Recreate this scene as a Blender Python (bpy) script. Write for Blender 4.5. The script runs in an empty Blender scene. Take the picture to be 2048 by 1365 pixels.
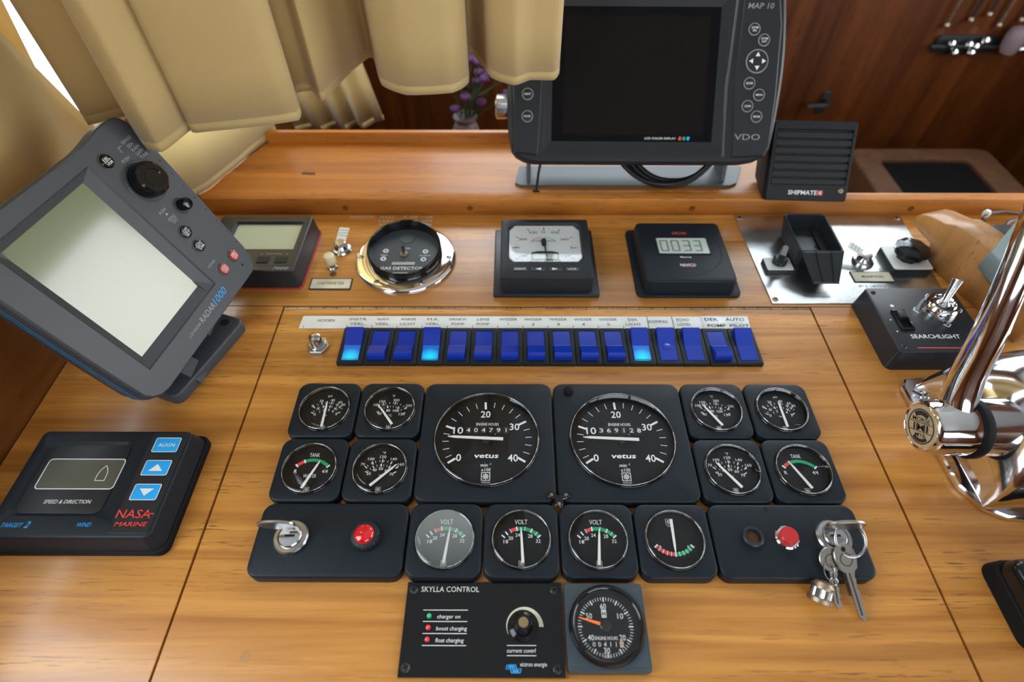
import bpy, math, random
from mathutils import Matrix, Vector
random.seed(7)
D = bpy.data
SC = bpy.context.scene
COL = SC.collection
PI = math.pi

# ------------------------------------------------------------------ camera
def set_camera():
    th, ya, ro = .881, -.0044, -.0014
    pos = Vector((-.0376, -.4324, .4631))
    r = Vector((math.cos(ya), -math.sin(ya), 0)); f = Vector((math.sin(ya), math.cos(ya), 0)); u = Vector((0, 0, 1))
    f2 = f*math.cos(th)-u*math.sin(th); u2 = u*math.cos(th)+f*math.sin(th)
    r3 = r*math.cos(ro)+u2*math.sin(ro); u3 = u2*math.cos(ro)-r*math.sin(ro)
    cam = D.cameras.new('camera'); cam.sensor_fit = 'HORIZONTAL'; cam.sensor_width = 36
    cam.lens = 1116.8/2048*36; cam.clip_start = .02; cam.clip_end = 200
    cam.dof.use_dof = True; cam.dof.focus_distance = .51; cam.dof.aperture_fstop = 4.2
    o = D.objects.new('camera', cam); COL.objects.link(o)
    b = -f2
    o.matrix_world = Matrix(((r3.x, u3.x, b.x, pos.x), (r3.y, u3.y, b.y, pos.y), (r3.z, u3.z, b.z, pos.z), (0, 0, 0, 1)))
    SC.camera = o
set_camera()

# ------------------------------------------------------------------ world, daylight, exposure
SKY_STRENGTH = 8.5
def set_world():
    w = D.worlds.new('overcast_sky'); SC.world = w; w.use_nodes = True
    nt = w.node_tree; nt.nodes.clear()
    out = nt.nodes.new('ShaderNodeOutputWorld'); bg = nt.nodes.new('ShaderNodeBackground')
    tc = nt.nodes.new('ShaderNodeTexCoord'); sep = nt.nodes.new('ShaderNodeSeparateXYZ')
    mr = nt.nodes.new('ShaderNodeMapRange'); rp = nt.nodes.new('ShaderNodeValToRGB')
    mr.inputs[1].default_value = -1; mr.inputs[2].default_value = 1
    e = rp.color_ramp.elements
    e[0].position = .30; e[0].color = (.62, .66, .68, 1)
    e[1].position = .85; e[1].color = (.78, .90, 1.0, 1)
    m = e.new(.52); m.color = (1, 1, .98, 1)
    nt.links.new(tc.outputs['Generated'], sep.inputs[0]); nt.links.new(sep.outputs[2], mr.inputs[0])
    nt.links.new(mr.outputs[0], rp.inputs[0]); nt.links.new(rp.outputs[0], bg.inputs[0])
    bg.inputs[1].default_value = SKY_STRENGTH
    nt.links.new(bg.outputs[0], out.inputs[0])
set_world()
def portal(loc, rot, sx, sy):
    l = D.lights.new('window_portal', 'AREA'); l.shape = 'RECTANGLE'; l.size = sx; l.size_y = sy; l.energy = 1
    l.cycles.is_portal = True
    o = D.objects.new('window_portal', l); COL.objects.link(o); o.location = loc; o.rotation_euler = rot
# room extents
XL, XR, YB, YF, ZF, ZC = -.505, 1.40, -1.50, 1.02, -.95, 1.20
WL = (-.66, .75, .115, .98)     # left window: y0,y1,z0,z1
WR = (-.75, .70, .05, .64)
WB = (.05, 1.25, .45, 1.0)      # back window: x0,x1,z0,z1
# front window: x0,x1,z0,z1
WF = (-.30, 1.25, .34, 1.0)
portal((XL-.045, (WL[0]+WL[1])/2, (WL[2]+WL[3])/2), (0, -PI/2, 0), WL[3]-WL[2], WL[1]-WL[0])
portal((XR+.045, (WR[0]+WR[1])/2, (WR[2]+WR[3])/2), (0, PI/2, 0), WR[3]-WR[2], WR[1]-WR[0])
portal(((WB[0]+WB[1])/2, YB-.045, (WB[2]+WB[3])/2), (PI/2, 0, 0), WB[1]-WB[0], WB[3]-WB[2])
portal(((WF[0]+WF[1])/2, YF+.045, (WF[2]+WF[3])/2), (-PI/2, 0, 0), WF[1]-WF[0], WF[3]-WF[2])
vs = SC.view_settings
vs.view_transform = 'Standard'; vs.look = 'None'; vs.gamma = 1; vs.exposure = 0.0; vs.use_curve_mapping = False

# ------------------------------------------------------------------ materials
MATS = {}
def mat(name, col, rough=.5, metal=0, bump=None, coat=0, emit=None, trans=0, ior=1.45, var=0, sheen=0):
    m = D.materials.new(name); m.use_nodes = True; nt = m.node_tree; b = nt.nodes['Principled BSDF']
    c = (col[0], col[1], col[2], 1)
    b.inputs['Base Color'].default_value = c; b.inputs['Roughness'].default_value = rough
    b.inputs['Metallic'].default_value = metal; b.inputs['Coat Weight'].default_value = coat
    b.inputs['Coat Roughness'].default_value = .08
    b.inputs['IOR'].default_value = ior
    if trans: b.inputs['Transmission Weight'].default_value = trans
    if emit: b.inputs['Emission Color'].default_value = (*emit[0], 1); b.inputs['Emission Strength'].default_value = emit[1]
    if bump or var:
        tc = nt.nodes.new('ShaderNodeTexCoord')
        n = nt.nodes.new('ShaderNodeTexNoise'); n.inputs['Detail'].default_value = 3
        nt.links.new(tc.outputs['Object'], n.inputs['Vector'])
        n.inputs['Scale'].default_value = bump[0] if bump else 60
        if bump:
            bp = nt.nodes.new('ShaderNodeBump'); bp.inputs['Strength'].default_value = bump[1]; bp.inputs['Distance'].default_value = .0005
            nt.links.new(n.outputs['Fac'], bp.inputs['Height']); nt.links.new(bp.outputs[0], b.inputs['Normal'])
        if var:
            n2 = nt.nodes.new('ShaderNodeTexNoise'); n2.inputs['Scale'].default_value = 45; n2.inputs['Detail'].default_value = 6
            nt.links.new(tc.outputs['Object'], n2.inputs['Vector'])
            r = nt.nodes.new('ShaderNodeValToRGB'); r.color_ramp.elements[0].position = .35; r.color_ramp.elements[1].position = .7
            r.color_ramp.elements[0].color = (*[x*(1-var) for x in col], 1); r.color_ramp.elements[1].color = (*[min(1, x*(1+var)) for x in col], 1)
            nt.links.new(n2.outputs['Fac'], r.inputs[0]); nt.links.new(r.outputs[0], b.inputs['Base Color'])
    if name in ('black_housing', 'monitor_grey', 'speaker_black'): b.inputs['Specular IOR Level'].default_value = .3
    if name in ('screen_black', 'lcd_black', 'cushion_black', 'dial_black', 'rubber_black'): b.inputs['Specular IOR Level'].default_value = .12
    MATS[name] = m
    return m

def wood(name, light, dark, pore, grain=(3, 75, 75), rough=.3, coat=.35, wear=None):
    m = D.materials.new(name); m.use_nodes = True; nt = m.node_tree; b = nt.nodes['Principled BSDF']; L = nt.links.new
    tc = nt.nodes.new('ShaderNodeTexCoord')
    def noise(k, detail, dist=0, rgh=.55):
        mp = nt.nodes.new('ShaderNodeMapping'); mp.inputs['Scale'].default_value = tuple(k*g for g in grain)
        L(tc.outputs['Object'], mp.inputs[0])
        n = nt.nodes.new('ShaderNodeTexNoise'); n.inputs['Scale'].default_value = 1; n.inputs['Detail'].default_value = detail
        n.inputs['Roughness'].default_value = rgh; n.inputs['Distortion'].default_value = dist
        L(mp.outputs[0], n.inputs['Vector']); return n.outputs['Fac']
    def ramp(src, p0, c0, p1, c1):
        r = nt.nodes.new('ShaderNodeValToRGB'); e = r.color_ramp.elements
        e[0].position = p0; e[0].color = (*c0, 1); e[1].position = p1; e[1].color = (*c1, 1); L(src, r.inputs[0]); return r.outputs[0]
    def mix(f, a, c, mode='MIX'):
        x = nt.nodes.new('ShaderNodeMix'); x.data_type = 'RGBA'; x.blend_type = mode
        if isinstance(f, float): x.inputs[0].default_value = f
        else: L(f, x.inputs[0])
        L(a, x.inputs[6]); L(c, x.inputs[7]); return x.outputs[2]
    n1 = noise(1, 8, .7); n2 = noise(.22, 4, 1.0)
    mp3 = nt.nodes.new('ShaderNodeMapping'); mx3 = max(grain); mp3.inputs['Scale'].default_value = tuple(g*(9 if g == mx3 else 13) for g in grain)
    L(tc.outputs['Object'], mp3.inputs[0]); nn = nt.nodes.new('ShaderNodeTexNoise'); nn.inputs['Scale'].default_value = 1; nn.inputs['Detail'].default_value = 3
    nn.inputs['Roughness'].default_value = .6; L(mp3.outputs[0], nn.inputs['Vector']); n3 = nn.outputs['Fac']
    base = ramp(n1, .32, dark, .66, light)
    broad = ramp(n2, .3, (.72, .66, .6), .7, (1.12, 1.08, 1.05))
    c = mix(1.0, base, broad, 'MULTIPLY')
    pf = ramp(n3, .57, (0, 0, 0), .68, (1, 1, 1))
    n4 = noise(.5, 2); gate = ramp(n4, .42, (0, 0, 0), .60, (.8, .8, .8))
    pg = mix(1.0, pf, gate, 'MULTIPLY')
    rgb = nt.nodes.new('ShaderNodeRGB'); rgb.outputs[0].default_value = (*pore, 1)
    c = mix(pg, c, rgb.outputs[0])
    if wear:
        nw = nt.nodes.new('ShaderNodeTexNoise'); nw.inputs['Scale'].default_value = 16; nw.inputs['Detail'].default_value = 5
        L(tc.outputs['Object'], nw.inputs['Vector'])
        wv = ramp(nw.outputs['Fac'], .60, (0, 0, 0), .72, (.6, .6, .6))
        rg2 = nt.nodes.new('ShaderNodeRGB'); rg2.outputs[0].default_value = (*wear, 1); c = mix(wv, c, rg2.outputs[0])
    L(c, b.inputs['Base Color'])
    rr_ = nt.nodes.new('ShaderNodeMapRange'); rr_.inputs[3].default_value = rough-.06; rr_.inputs[4].default_value = rough+.1
    L(n1, rr_.inputs[0]); L(rr_.outputs[0], b.inputs['Roughness'])
    b.inputs['Coat Weight'].default_value = coat; b.inputs['Coat Roughness'].default_value = .16
    bp = nt.nodes.new('ShaderNodeBump'); bp.inputs['Strength'].default_value = .12; bp.inputs['Distance'].default_value = .0004
    L(n3, bp.inputs['Height']); L(bp.outputs[0], b.inputs['Normal'])
    MATS[name] = m; return m

def thin_glass(name, tint=(1, 1, 1), haze=0.0, rough=.02, ior=1.5):
    m = D.materials.new(name); m.use_nodes = True; nt = m.node_tree; nt.nodes.clear(); L = nt.links.new
    out = nt.nodes.new('ShaderNodeOutputMaterial'); tr = nt.nodes.new('ShaderNodeBsdfTransparent'); gl = nt.nodes.new('ShaderNodeBsdfGlossy')
    tr.inputs[0].default_value = (*tint, 1); gl.inputs['Roughness'].default_value = rough
    lw = nt.nodes.new('ShaderNodeLayerWeight'); lw.inputs[0].default_value = .5
    pw = nt.nodes.new('ShaderNodeMath'); pw.operation = 'POWER'; L(lw.outputs['Facing'], pw.inputs[0]); pw.inputs[1].default_value = 4.5
    fr = nt.nodes.new('ShaderNodeMath'); fr.operation = 'MULTIPLY_ADD'; L(pw.outputs[0], fr.inputs[0]); f0 = ((ior-1)/(ior+1))**2
    fr.inputs[1].default_value = 1-f0; fr.inputs[2].default_value = f0
    mx = nt.nodes.new('ShaderNodeMixShader'); L(fr.outputs[0], mx.inputs[0]); L(tr.outputs[0], mx.inputs[1]); L(gl.outputs[0], mx.inputs[2])
    last = mx.outputs[0]
    if haze:
        df = nt.nodes.new('ShaderNodeBsdfDiffuse'); df.inputs[0].default_value = (.55, .6, .58, 1)
        tc = nt.nodes.new('ShaderNodeTexCoord'); sp = nt.nodes.new('ShaderNodeSeparateXYZ'); L(tc.outputs['Object'], sp.inputs[0])
        mr = nt.nodes.new('ShaderNodeMapRange'); mr.inputs[1].default_value = -.020; mr.inputs[2].default_value = .022
        mr.inputs[3].default_value = haze*.35; mr.inputs[4].default_value = haze
        L(sp.outputs[1], mr.inputs[0])
        m2 = nt.nodes.new('ShaderNodeMixShader'); L(mr.outputs[0], m2.inputs[0]); L(last, m2.inputs[1]); L(df.outputs[0], m2.inputs[2]); last = m2.outputs[0]
    L(last, out.inputs[0]); MATS[name] = m; return m

def cloth(name, col, transl=.25, tcol=None):
    m = D.materials.new(name); m.use_nodes = True; nt = m.node_tree; b = nt.nodes['Principled BSDF']; L = nt.links.new
    out = [n for n in nt.nodes if n.type == 'OUTPUT_MATERIAL'][0]
    b.inputs['Base Color'].default_value = (*col, 1); b.inputs['Roughness'].default_value = .75
    b.inputs['Sheen Weight'].default_value = .25; b.inputs['Specular IOR Level'].default_value = .25
    tc = nt.nodes.new('ShaderNodeTexCoord'); n = nt.nodes.new('ShaderNodeTexNoise'); n.inputs['Scale'].default_value = 1100; n.inputs['Detail'].default_value = 2
    L(tc.outputs['Object'], n.inputs['Vector'])
    n2 = nt.nodes.new('ShaderNodeTexNoise'); n2.inputs['Scale'].default_value = 22; n2.inputs['Detail'].default_value = 3; L(tc.outputs['Object'], n2.inputs['Vector'])
    ad = nt.nodes.new('ShaderNodeMath'); ad.operation = 'MULTIPLY_ADD'; L(n2.outputs['Fac'], ad.inputs[0]); ad.inputs[1].default_value = 4; L(n.outputs['Fac'], ad.inputs[2])
    bp = nt.nodes.new('ShaderNodeBump'); bp.inputs['Strength'].default_value = .22; bp.inputs['Distance'].default_value = .0008
    L(ad.outputs[0], bp.inputs['Height']); L(bp.outputs[0], b.inputs['Normal'])
    t = nt.nodes.new('ShaderNodeBsdfTranslucent'); t.inputs[0].default_value = (*(tcol or col), 1)
    mx = nt.nodes.new('ShaderNodeMixShader'); mx.inputs[0].default_value = transl
    L(b.outputs[0], mx.inputs[1]); L(t.outputs[0], mx.inputs[2]); L(mx.outputs[0], out.inputs[0])
    MATS[name] = m; return m

wood('panel_wood', (.61, .285, .058), (.35, .135, .022), (.12, .045, .012), grain=(3, 75, 75), rough=.30, coat=.30)
wood('shelf_wood', (.56, .22, .030), (.38, .13, .015), (.10, .035, .01), grain=(2.5, 55, 55), rough=.45, coat=.10)
wood('dark_wood', (.135, .034, .003), (.06, .014, .0015), (.02, .006, .002), grain=(30, 30, 1.6), rough=.4, coat=.2)
wood('side_wood', (.17, .056, .008), (.10, .030, .004), (.05, .02, .006), grain=(40, 2.5, 40), rough=.38, coat=.2)
wood('bracket_wood', (.50, .25, .075), (.33, .15, .04), (.14, .06, .02), grain=(40, 6, 40), rough=.42, coat=.15, wear=(.22, .11, .05))
mat('black_housing', (.007, .0115, .0165), .45, bump=(900, .35))
mat('dark_plastic', (.014, .017, .021), .35, bump=(1200, .2))
mat('speaker_black', (.0075, .0085, .0105), .45, bump=(1200, .2))
mat('gas_face', (.04, .05, .06), .4)
mat('matte_black', (.006, .006, .007), .6)
mat('gloss_black', (.006, .006, .007), .12)
mat('gap_dark', (.006, .004, .003), .9)
mat('dial_black', (.008, .008, .010), .6)
mat('grey_plastic', (.055, .062, .070), .42, bump=(900, .25))
mat('radar_grey', (.047, .054, .064), .42, bump=(900, .25))
mat('monitor_grey', (.018, .020, .024), .42, bump=(900, .25))
mat('ridge_grey', (.055, .07, .075), .4)
mat('meter_grey', (.045, .062, .075), .4, bump=(900, .2))
mat('device_grey', (.13, .17, .17), .5)
mat('print_white', (.72, .74, .72), .5)
mat('print_grey', (.34, .36, .38), .5)
mat('print_faded', (.62, .54, .42), .6)
mat('print_dim', (.22, .24, .25), .5)
mat('print_black', (.02, .02, .022), .6)
mat('print_red', (.62, .05, .05), .45)
mat('print_green', (.0, .30, .12), .5)
mat('print_blue', (.02, .33, .75), .45)
mat('print_cream', (.62, .60, .45), .5)
mat('needle_white', (.70, .68, .64), .45)
mat('needle_orange', (.95, .20, .02), .4, emit=((.95, .2, .02), .15))
mat('chrome', (.80, .80, .82), .06, metal=1)
mat('body_chrome', (.78, .80, .84), .10, metal=1, bump=(160, .02))
mat('worn_chrome', (.50, .51, .53), .22, metal=1, bump=(500, .15))
mat('brushed_steel', (.58, .60, .60), .26, metal=1, bump=(300, .1), var=.12)
mat('key_metal', (.42, .39, .35), .33, metal=1, bump=(700, .2))
mat('brass', (.50, .36, .20), .35, metal=1)
mat('badge_gold', (.60, .50, .32), .35, metal=.35)
mat('old_brass', (.36, .28, .19), .45, metal=1, var=.3)
mat('screw_dark', (.06, .06, .06), .4, metal=.7)
mat('red_plastic', (.46, .022, .026), .3)
mat('red_lens', (.55, .004, .010), .05, coat=1)
mat('red_led', (.85, .06, .07), .15, coat=.6)
mat('green_led', (.02, .50, .18), .15, coat=.6)
mat('blue_rocker', (.004, .030, .34), .18, coat=.25)
mat('key_blue', (.02, .34, .78), .35)
mat('lcd_green', (.36, .40, .30), .12)
mat('lcd_pale', (.42, .48, .44), .2)
mat('lcd_dark', (.085, .085, .06), .4)
mat('lcd_segment', (.16, .20, .18), .4)
mat('radar_screen', (.17, .21, .11), .2, coat=1)
mat('screen_black', (.004, .004, .005), .10)
mat('lcd_black', (.008, .006, .006), .18)
mat('white_plate', (.66, .68, .66), .4, var=.06)
mat('label_white', (.70, .72, .70), .4)
mat('label_cream', (.60, .56, .42), .5, var=.15)
mat('compass_white', (.60, .63, .64), .3)
mat('cream_knob', (.62, .55, .36), .35)
mat('rubber_black', (.008, .008, .009), .5)
mat('cable_black', (.010, .010, .011), .4)
mat('trim_red', (.35, .02, .02), .5)
mat('ceiling_paint', (.44, .46, .47), .7)
mat('floor_dark', (.09, .05, .03), .6, var=.2)
mat('window_frame_white', (.6, .6, .58), .4)
mat('cabinet_brown', (.10, .042, .018), .5, var=.2)
mat('cushion_black', (.004, .003, .003), .8)
mat('flower_purple', (.09, .022, .105), .7, var=.3)
mat('leaf_green', (.03, .06, .02), .6)
mat('vase_white', (.16, .12, .12), .4)
mat('ceramic_pink', (.26, .19, .21), .4)
thin_glass('gauge_glass', ior=1.42, rough=.012)
thin_glass('acrylic_edge', ior=3.2, rough=.03)
thin_glass('misted_glass', haze=.34, rough=.05)
thin_glass('window_glass', ior=1.35)
cloth('curtain_beige', (.53, .395, .175), .16, (.55, .36, .14))
cloth('curtain_lit', (.66, .57, .36), .6, (.85, .74, .45))  # paler, more translucent cloth; window backlight partly put into its colour
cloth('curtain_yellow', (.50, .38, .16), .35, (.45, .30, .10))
def lit_material():
    m = D.materials.new('blue_rocker_lit'); m.use_nodes = True; nt = m.node_tree; b = nt.nodes['Principled BSDF']; L = nt.links.new
    b.inputs['Base Color'].default_value = (.01, .14, .60, 1); b.inputs['Roughness'].default_value = .16; b.inputs['Coat Weight'].default_value = .6
    tc = nt.nodes.new('ShaderNodeTexCoord'); mp = nt.nodes.new('ShaderNodeMapping'); mp.inputs['Location'].default_value = (0, .0165*80, 0); mp.inputs['Scale'].default_value = (80, 80, 0)
    L(tc.outputs['Object'], mp.inputs[0])
    g = nt.nodes.new('ShaderNodeTexGradient'); g.gradient_type = 'SPHERICAL'; L(mp.outputs[0], g.inputs[0])
    r = nt.nodes.new('ShaderNodeValToRGB'); e = r.color_ramp.elements
    e[0].position = 0.05; e[0].color = (.0, .01, .10, 1); e[1].position = .85; e[1].color = (.0, .80, .85, 1)
    L(g.outputs['Fac'], r.inputs[0]); L(r.outputs[0], b.inputs['Emission Color']); b.inputs['Emission Strength'].default_value = .8
    MATS['blue_rocker_lit'] = m
lit_material()

# ------------------------------------------------------------------ mesh builder (millimetres)
TXT = {}
def text_geo(s, bold, shear):
    k = (s, bold, shear)
    if k not in TXT:
        c = D.curves.new('t', 'FONT'); c.body = s; c.size = 1; c.resolution_u = 2; c.offset = bold*.4-.002; c.shear = shear; c.fill_mode = 'FRONT'
        o = D.objects.new('t', c); me = o.to_mesh()
        v = [(p.co.x, p.co.y) for p in me.vertices]; f = [tuple(p.vertices) for p in me.polygons]
        o.to_mesh_clear(); D.objects.remove(o); D.curves.remove(c)
        TXT[k] = (v, f)
    return TXT[k]

def rr(w, h, r, n=6, cx=0, cy=0):
    r = min(r, w/2-.001, h/2-.001); P = []
    for qx, qy, a0 in ((1, 1, 0), (-1, 1, 90), (-1, -1, 180), (1, -1, 270)):
        for i in range(n+1):
            a = math.radians(a0+90*i/n)
            P.append((cx+qx*(w/2-r)+r*math.cos(a), cy+qy*(h/2-r)+r*math.sin(a)))
    return P
def rrN(w, h, r, N):
    P = []
    for i in range(N):
        a = 2*PI*i/N; dx, dy = math.cos(a), math.sin(a); lo, hi = 0, w+h
        for _ in range(32):
            t = (lo+hi)/2; x, y = abs(dx*t), abs(dy*t)
            qx, qy = max(x-(w/2-r), 0), max(y-(h/2-r), 0)
            ins = (x <= w/2 and y <= h/2) and (qx == 0 or qy == 0 or math.hypot(qx, qy) <= r)
            lo, hi = (t, hi) if ins else (lo, t)
        P.append((dx*lo, dy*lo))
    return P
def circ(r, N, cx=0, cy=0): return [(cx+r*math.cos(2*PI*i/N), cy+r*math.sin(2*PI*i/N)) for i in range(N)]
def lift(P, z): return [(x, y, z) for x, y in P]

class MB:
    def __init__(s): s.v = []; s.f = []
    def add(s, v, f, M=None):
        o = len(s.v)
        if M is not None: v = [tuple(M @ Vector(p)) for p in v]
        s.v += [tuple(p) for p in v]; s.f += [tuple(i+o for i in q) for q in f]; return s
    def loft(s, loops, c0=True, c1=True, M=None, closed=True):
        n = len(loops[0]); v = [p for l in loops for p in l]; f = []
        for k in range(len(loops)-1):
            for i in range(n if closed else n-1):
                j = (i+1) % n
                f.append((k*n+i, k*n+j, (k+1)*n+j, (k+1)*n+i))
        if c0: f.append(tuple(reversed(range(n))))
        if c1: f.append(tuple(range((len(loops)-1)*n, len(loops)*n)))
        return s.add(v, f, M)
    def plate(s, w, h, r, z0, z1, b=.6, cx=0, cy=0, n=5, M=None, taper=0):
        L = [lift(rr(w+2*taper, h+2*taper, r+taper, n, cx, cy), z0)]
        for k in range(4):
            a = k*PI/6; i = b*(1-math.cos(a))
            L.append(lift(rr(w-2*i, h-2*i, max(r-i, .05), n, cx, cy), z1-b+b*math.sin(a)))
        return s.loft(L, M=M)
    def recess(s, w, h, r, z0, z1, b, iw, ih, ir, zi, icx=0, icy=0, cx=0, cy=0, n=5, slope=0, M=None, floor=True, taper=0):
        L = [lift(rr(w+2*taper, h+2*taper, r+taper, n, cx, cy), z0)]
        for k in range(4):
            a = k*PI/6; i = b*(1-math.cos(a)); L.append(lift(rr(w-2*i, h-2*i, max(r-i, .05), n, cx, cy), z1-b+b*math.sin(a)))
        L.append(lift(rr(iw+2*slope, ih+2*slope, ir, n, icx, icy), z1)); L.append(lift(rr(iw, ih, max(ir-.3, .05), n, icx, icy), zi))
        return s.loft(L, c1=floor, M=M)
    def box(s, x0, x1, y0, y1, z0, z1, M=None):
        return s.loft([[(x0, y0, z), (x1, y0, z), (x1, y1, z), (x0, y1, z)] for z in (z0, z1)], M=M)
    def prism(s, P, z0, z1, M=None, b=0):
        if not b: return s.loft([lift(P, z0), lift(P, z1)], M=M)
        cx = sum(p[0] for p in P)/len(P); cy = sum(p[1] for p in P)/len(P)
        def ins(d):
            n = len(P); o = []
            for i in range(n):
                a, p, c = Vector(P[i-1]), Vector(P[i]), Vector(P[(i+1) % n])
                e1 = (p-a).normalized(); e2 = (c-p).normalized(); nn = Vector((-(e1.y+e2.y), e1.x+e2.x))
                if nn.length < 1e-6: nn = Vector((-e1.y, e1.x))
                nn.normalize(); o.append(tuple(p+nn*d))
            return o
        return s.loft([lift(ins(b), z0), lift(P, z0+b), lift(P, z1-b), lift(ins(b), z1)], M=M)
    def lathe(s, prof, N=32, M=None, cx=0, cy=0):
        L = [lift(circ(max(r, .001), N, cx, cy), z) for r, z in prof]
        return s.loft(L, c0=prof[0][0] > .01 and prof[0][1] != prof[-1][1], c1=True, M=M)
    def ring(s, r0, r1, z0, z1, N=32, cx=0, cy=0, M=None):
        L = [lift(circ(r, N, cx, cy), z) for r, z in ((r0, z0), (r1, z0), (r1, z1), (r0, z1), (r0, z0))]
        return s.loft(L, c0=False, c1=False, M=M)
    def tube(s, path, rad, N=10, M=None, closed=False):
        pts = [Vector(p) for p in path]; loops = []; n = len(pts); prev = None
        for i, p in enumerate(pts):
            if closed: t = pts[(i+1) % n]-pts[i-1]
            else: t = pts[min(i+1, n-1)]-pts[max(i-1, 0)]
            t.normalize()
            if prev is None:
                u = t.orthogonal().normalized()
            else:
                u = (prev-t*prev.dot(t)).normalized()
            prev = u; w = t.cross(u); r = rad[i] if isinstance(rad, (list, tuple)) else rad
            loops.append([tuple(p+u*(r*math.cos(2*PI*k/N))+w*(r*math.sin(2*PI*k/N))) for k in range(N)])
        if closed: loops.append(loops[0])
        return s.loft(loops, c0=not closed, c1=not closed, M=M)
    def poly(s, P, z, M=None): return s.add(lift(P, z), [tuple(range(len(P)))], M)
    def bar(s, p, q, w, z, M=None, w2=None):
        a, b = Vector(p), Vector(q); d = (b-a).normalized(); n = Vector((-d.y, d.x)); w2 = w if w2 is None else w2
        return s.poly([tuple(a-n*w/2), tuple(b-n*w2/2), tuple(b+n*w2/2), tuple(a+n*w/2)], z, M)
    def tick(s, c, a, r0, r1, w, z):
        a = math.radians(a); d = (math.sin(a), math.cos(a))
        return s.bar((c[0]+d[0]*r0, c[1]+d[1]*r0), (c[0]+d[0]*r1, c[1]+d[1]*r1), w, z)
    def arc(s, c, r0, r1, a0, a1, z, n=14):
        A = [math.radians(a0+(a1-a0)*i/n) for i in range(n+1)]
        I = [(c[0]+r0*math.sin(a), c[1]+r0*math.cos(a), z) for a in A]; O = [(c[0]+r1*math.sin(a), c[1]+r1*math.cos(a), z) for a in A]
        return s.loft([I, O], c0=False, c1=False, closed=False) if a1 < a0 else s.loft([O, I], c0=False, c1=False, closed=False)
    def frame2d(s, x0, x1, y0, y1, t, z, r=1.2):
        w, h = x1-x0, y1-y0; cx, cy = (x0+x1)/2, (y0+y1)/2
        return s.loft([lift(rr(w, h, r, 4, cx, cy), z), lift(rr(w-2*t, h-2*t, max(r-t, .05), 4, cx, cy), z)], c0=False, c1=False)
    def text(s, t, x, y, h, z, w=None, bold=.012, shear=0, rot=0, al='C'):
        v, f = text_geo(t, bold, shear)
        if not v: return s
        x0 = min(p[0] for p in v); x1 = max(p[0] for p in v); k = h/.73; kx = (w/(x1-x0)) if (w and t != '1') else k
        ox = {'C': (x0+x1)/2, 'L': x0, 'R': x1}[al]
        c, q = math.cos(math.radians(rot)), math.sin(math.radians(rot)); o = []
        for a, b in v:
            a, b = (a-ox)*kx, b*k-h/2
            o.append((x+a*c-b*q, y+a*q+b*c, z))
        return s.add(o, f)
    def wheel_logo(s, x, y, a, z, t=.25):
        s.frame2d(x-a/2, x+a/2, y-a/2, y+a/2, t, z, .2)
        s.arc((x, y), a*.20, a*.27, 0, 360, z, 20)
        for k in range(8):
            s.tick((x, y), k*45, a*.05, a*.42, t*.8, z)
        return s

def build(mb, name, m, parent=None, ang=32, smooth=True):
    me = D.meshes.new(name); me.from_pydata([(x*.001, y*.001, z*.001) for x, y, z in mb.v], [], mb.f); me.update()
    me.materials.append(MATS[m])
    if smooth:
        me.polygons.foreach_set('use_smooth', [True]*len(me.polygons)); me.set_sharp_from_angle(angle=math.radians(ang))
    o = D.objects.new(name, me); COL.objects.link(o)
    if parent: o.parent = parent
    return o
def fixnormals(o):
    import bmesh
    bm = bmesh.new(); bm.from_mesh(o.data); bmesh.ops.recalc_face_normals(bm, faces=bm.faces); bm.to_mesh(o.data); bm.free(); return o
def tag(o, label, cat, group=None):
    o['label'] = label; o['category'] = cat
    if group: o['group'] = group
    return o
def thing(name, label, cat, loc, M=None, group=None, rz=0):
    o = D.objects.new(name, None); COL.objects.link(o); o.empty_display_size = .01
    if M is not None: o.matrix_world = M
    else: o.location = loc; o.rotation_euler = (0, 0, rz)
    return tag(o, label, cat, group)
def struct(mb, name, m, **k):
    o = build(mb, name, m, smooth=False, **k); o['kind'] = 'structure'; return o
def chaikin(P, it=2, q=.25):
    for _ in range(it):
        o = []
        for i in range(len(P)):
            a, b = P[i], P[(i+1) % len(P)]
            o += [(a[0]*(1-q)+b[0]*q, a[1]*(1-q)+b[1]*q), (a[0]*q+b[0]*(1-q), a[1]*q+b[1]*(1-q))]
        P = o
    return P
def rect_like(P, x0, x1, y0, y1, z):
    cx, cy = (x0+x1)/2, (y0+y1)/2; w, h = (x1-x0)/2, (y1-y0)/2; o = []
    for x, y in P:
        dx, dy = x-cx, y-cy; t = min(w/abs(dx) if dx else 1e9, h/abs(dy) if dy else 1e9); o.append([cx+dx*t, cy+dy*t, z])
    for qx, qy in ((x0, y0), (x1, y0), (x1, y1), (x0, y1)):
        k = min(range(len(o)), key=lambda i: (o[i][0]-qx)**2+(o[i][1]-qy)**2); o[k] = [qx, qy, z]
    return [tuple(p) for p in o]
def face_matrix(o, ya, ti, ro=0):
    r = Vector((math.cos(ya), math.sin(ya), 0)); b = Vector((-math.sin(ya), math.cos(ya), 0))
    u = Vector((0, 0, 1))*math.cos(ti)+b*math.sin(ti); n = r.cross(u)
    r2 = r*math.cos(ro)+u*math.sin(ro); u2 = u*math.cos(ro)-r*math.sin(ro)
    return Matrix(((r2.x, u2.x, n.x, o[0]), (r2.y, u2.y, n.y, o[1]), (r2.z, u2.z, n.z, o[2]), (0, 0, 0, 1)))
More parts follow.
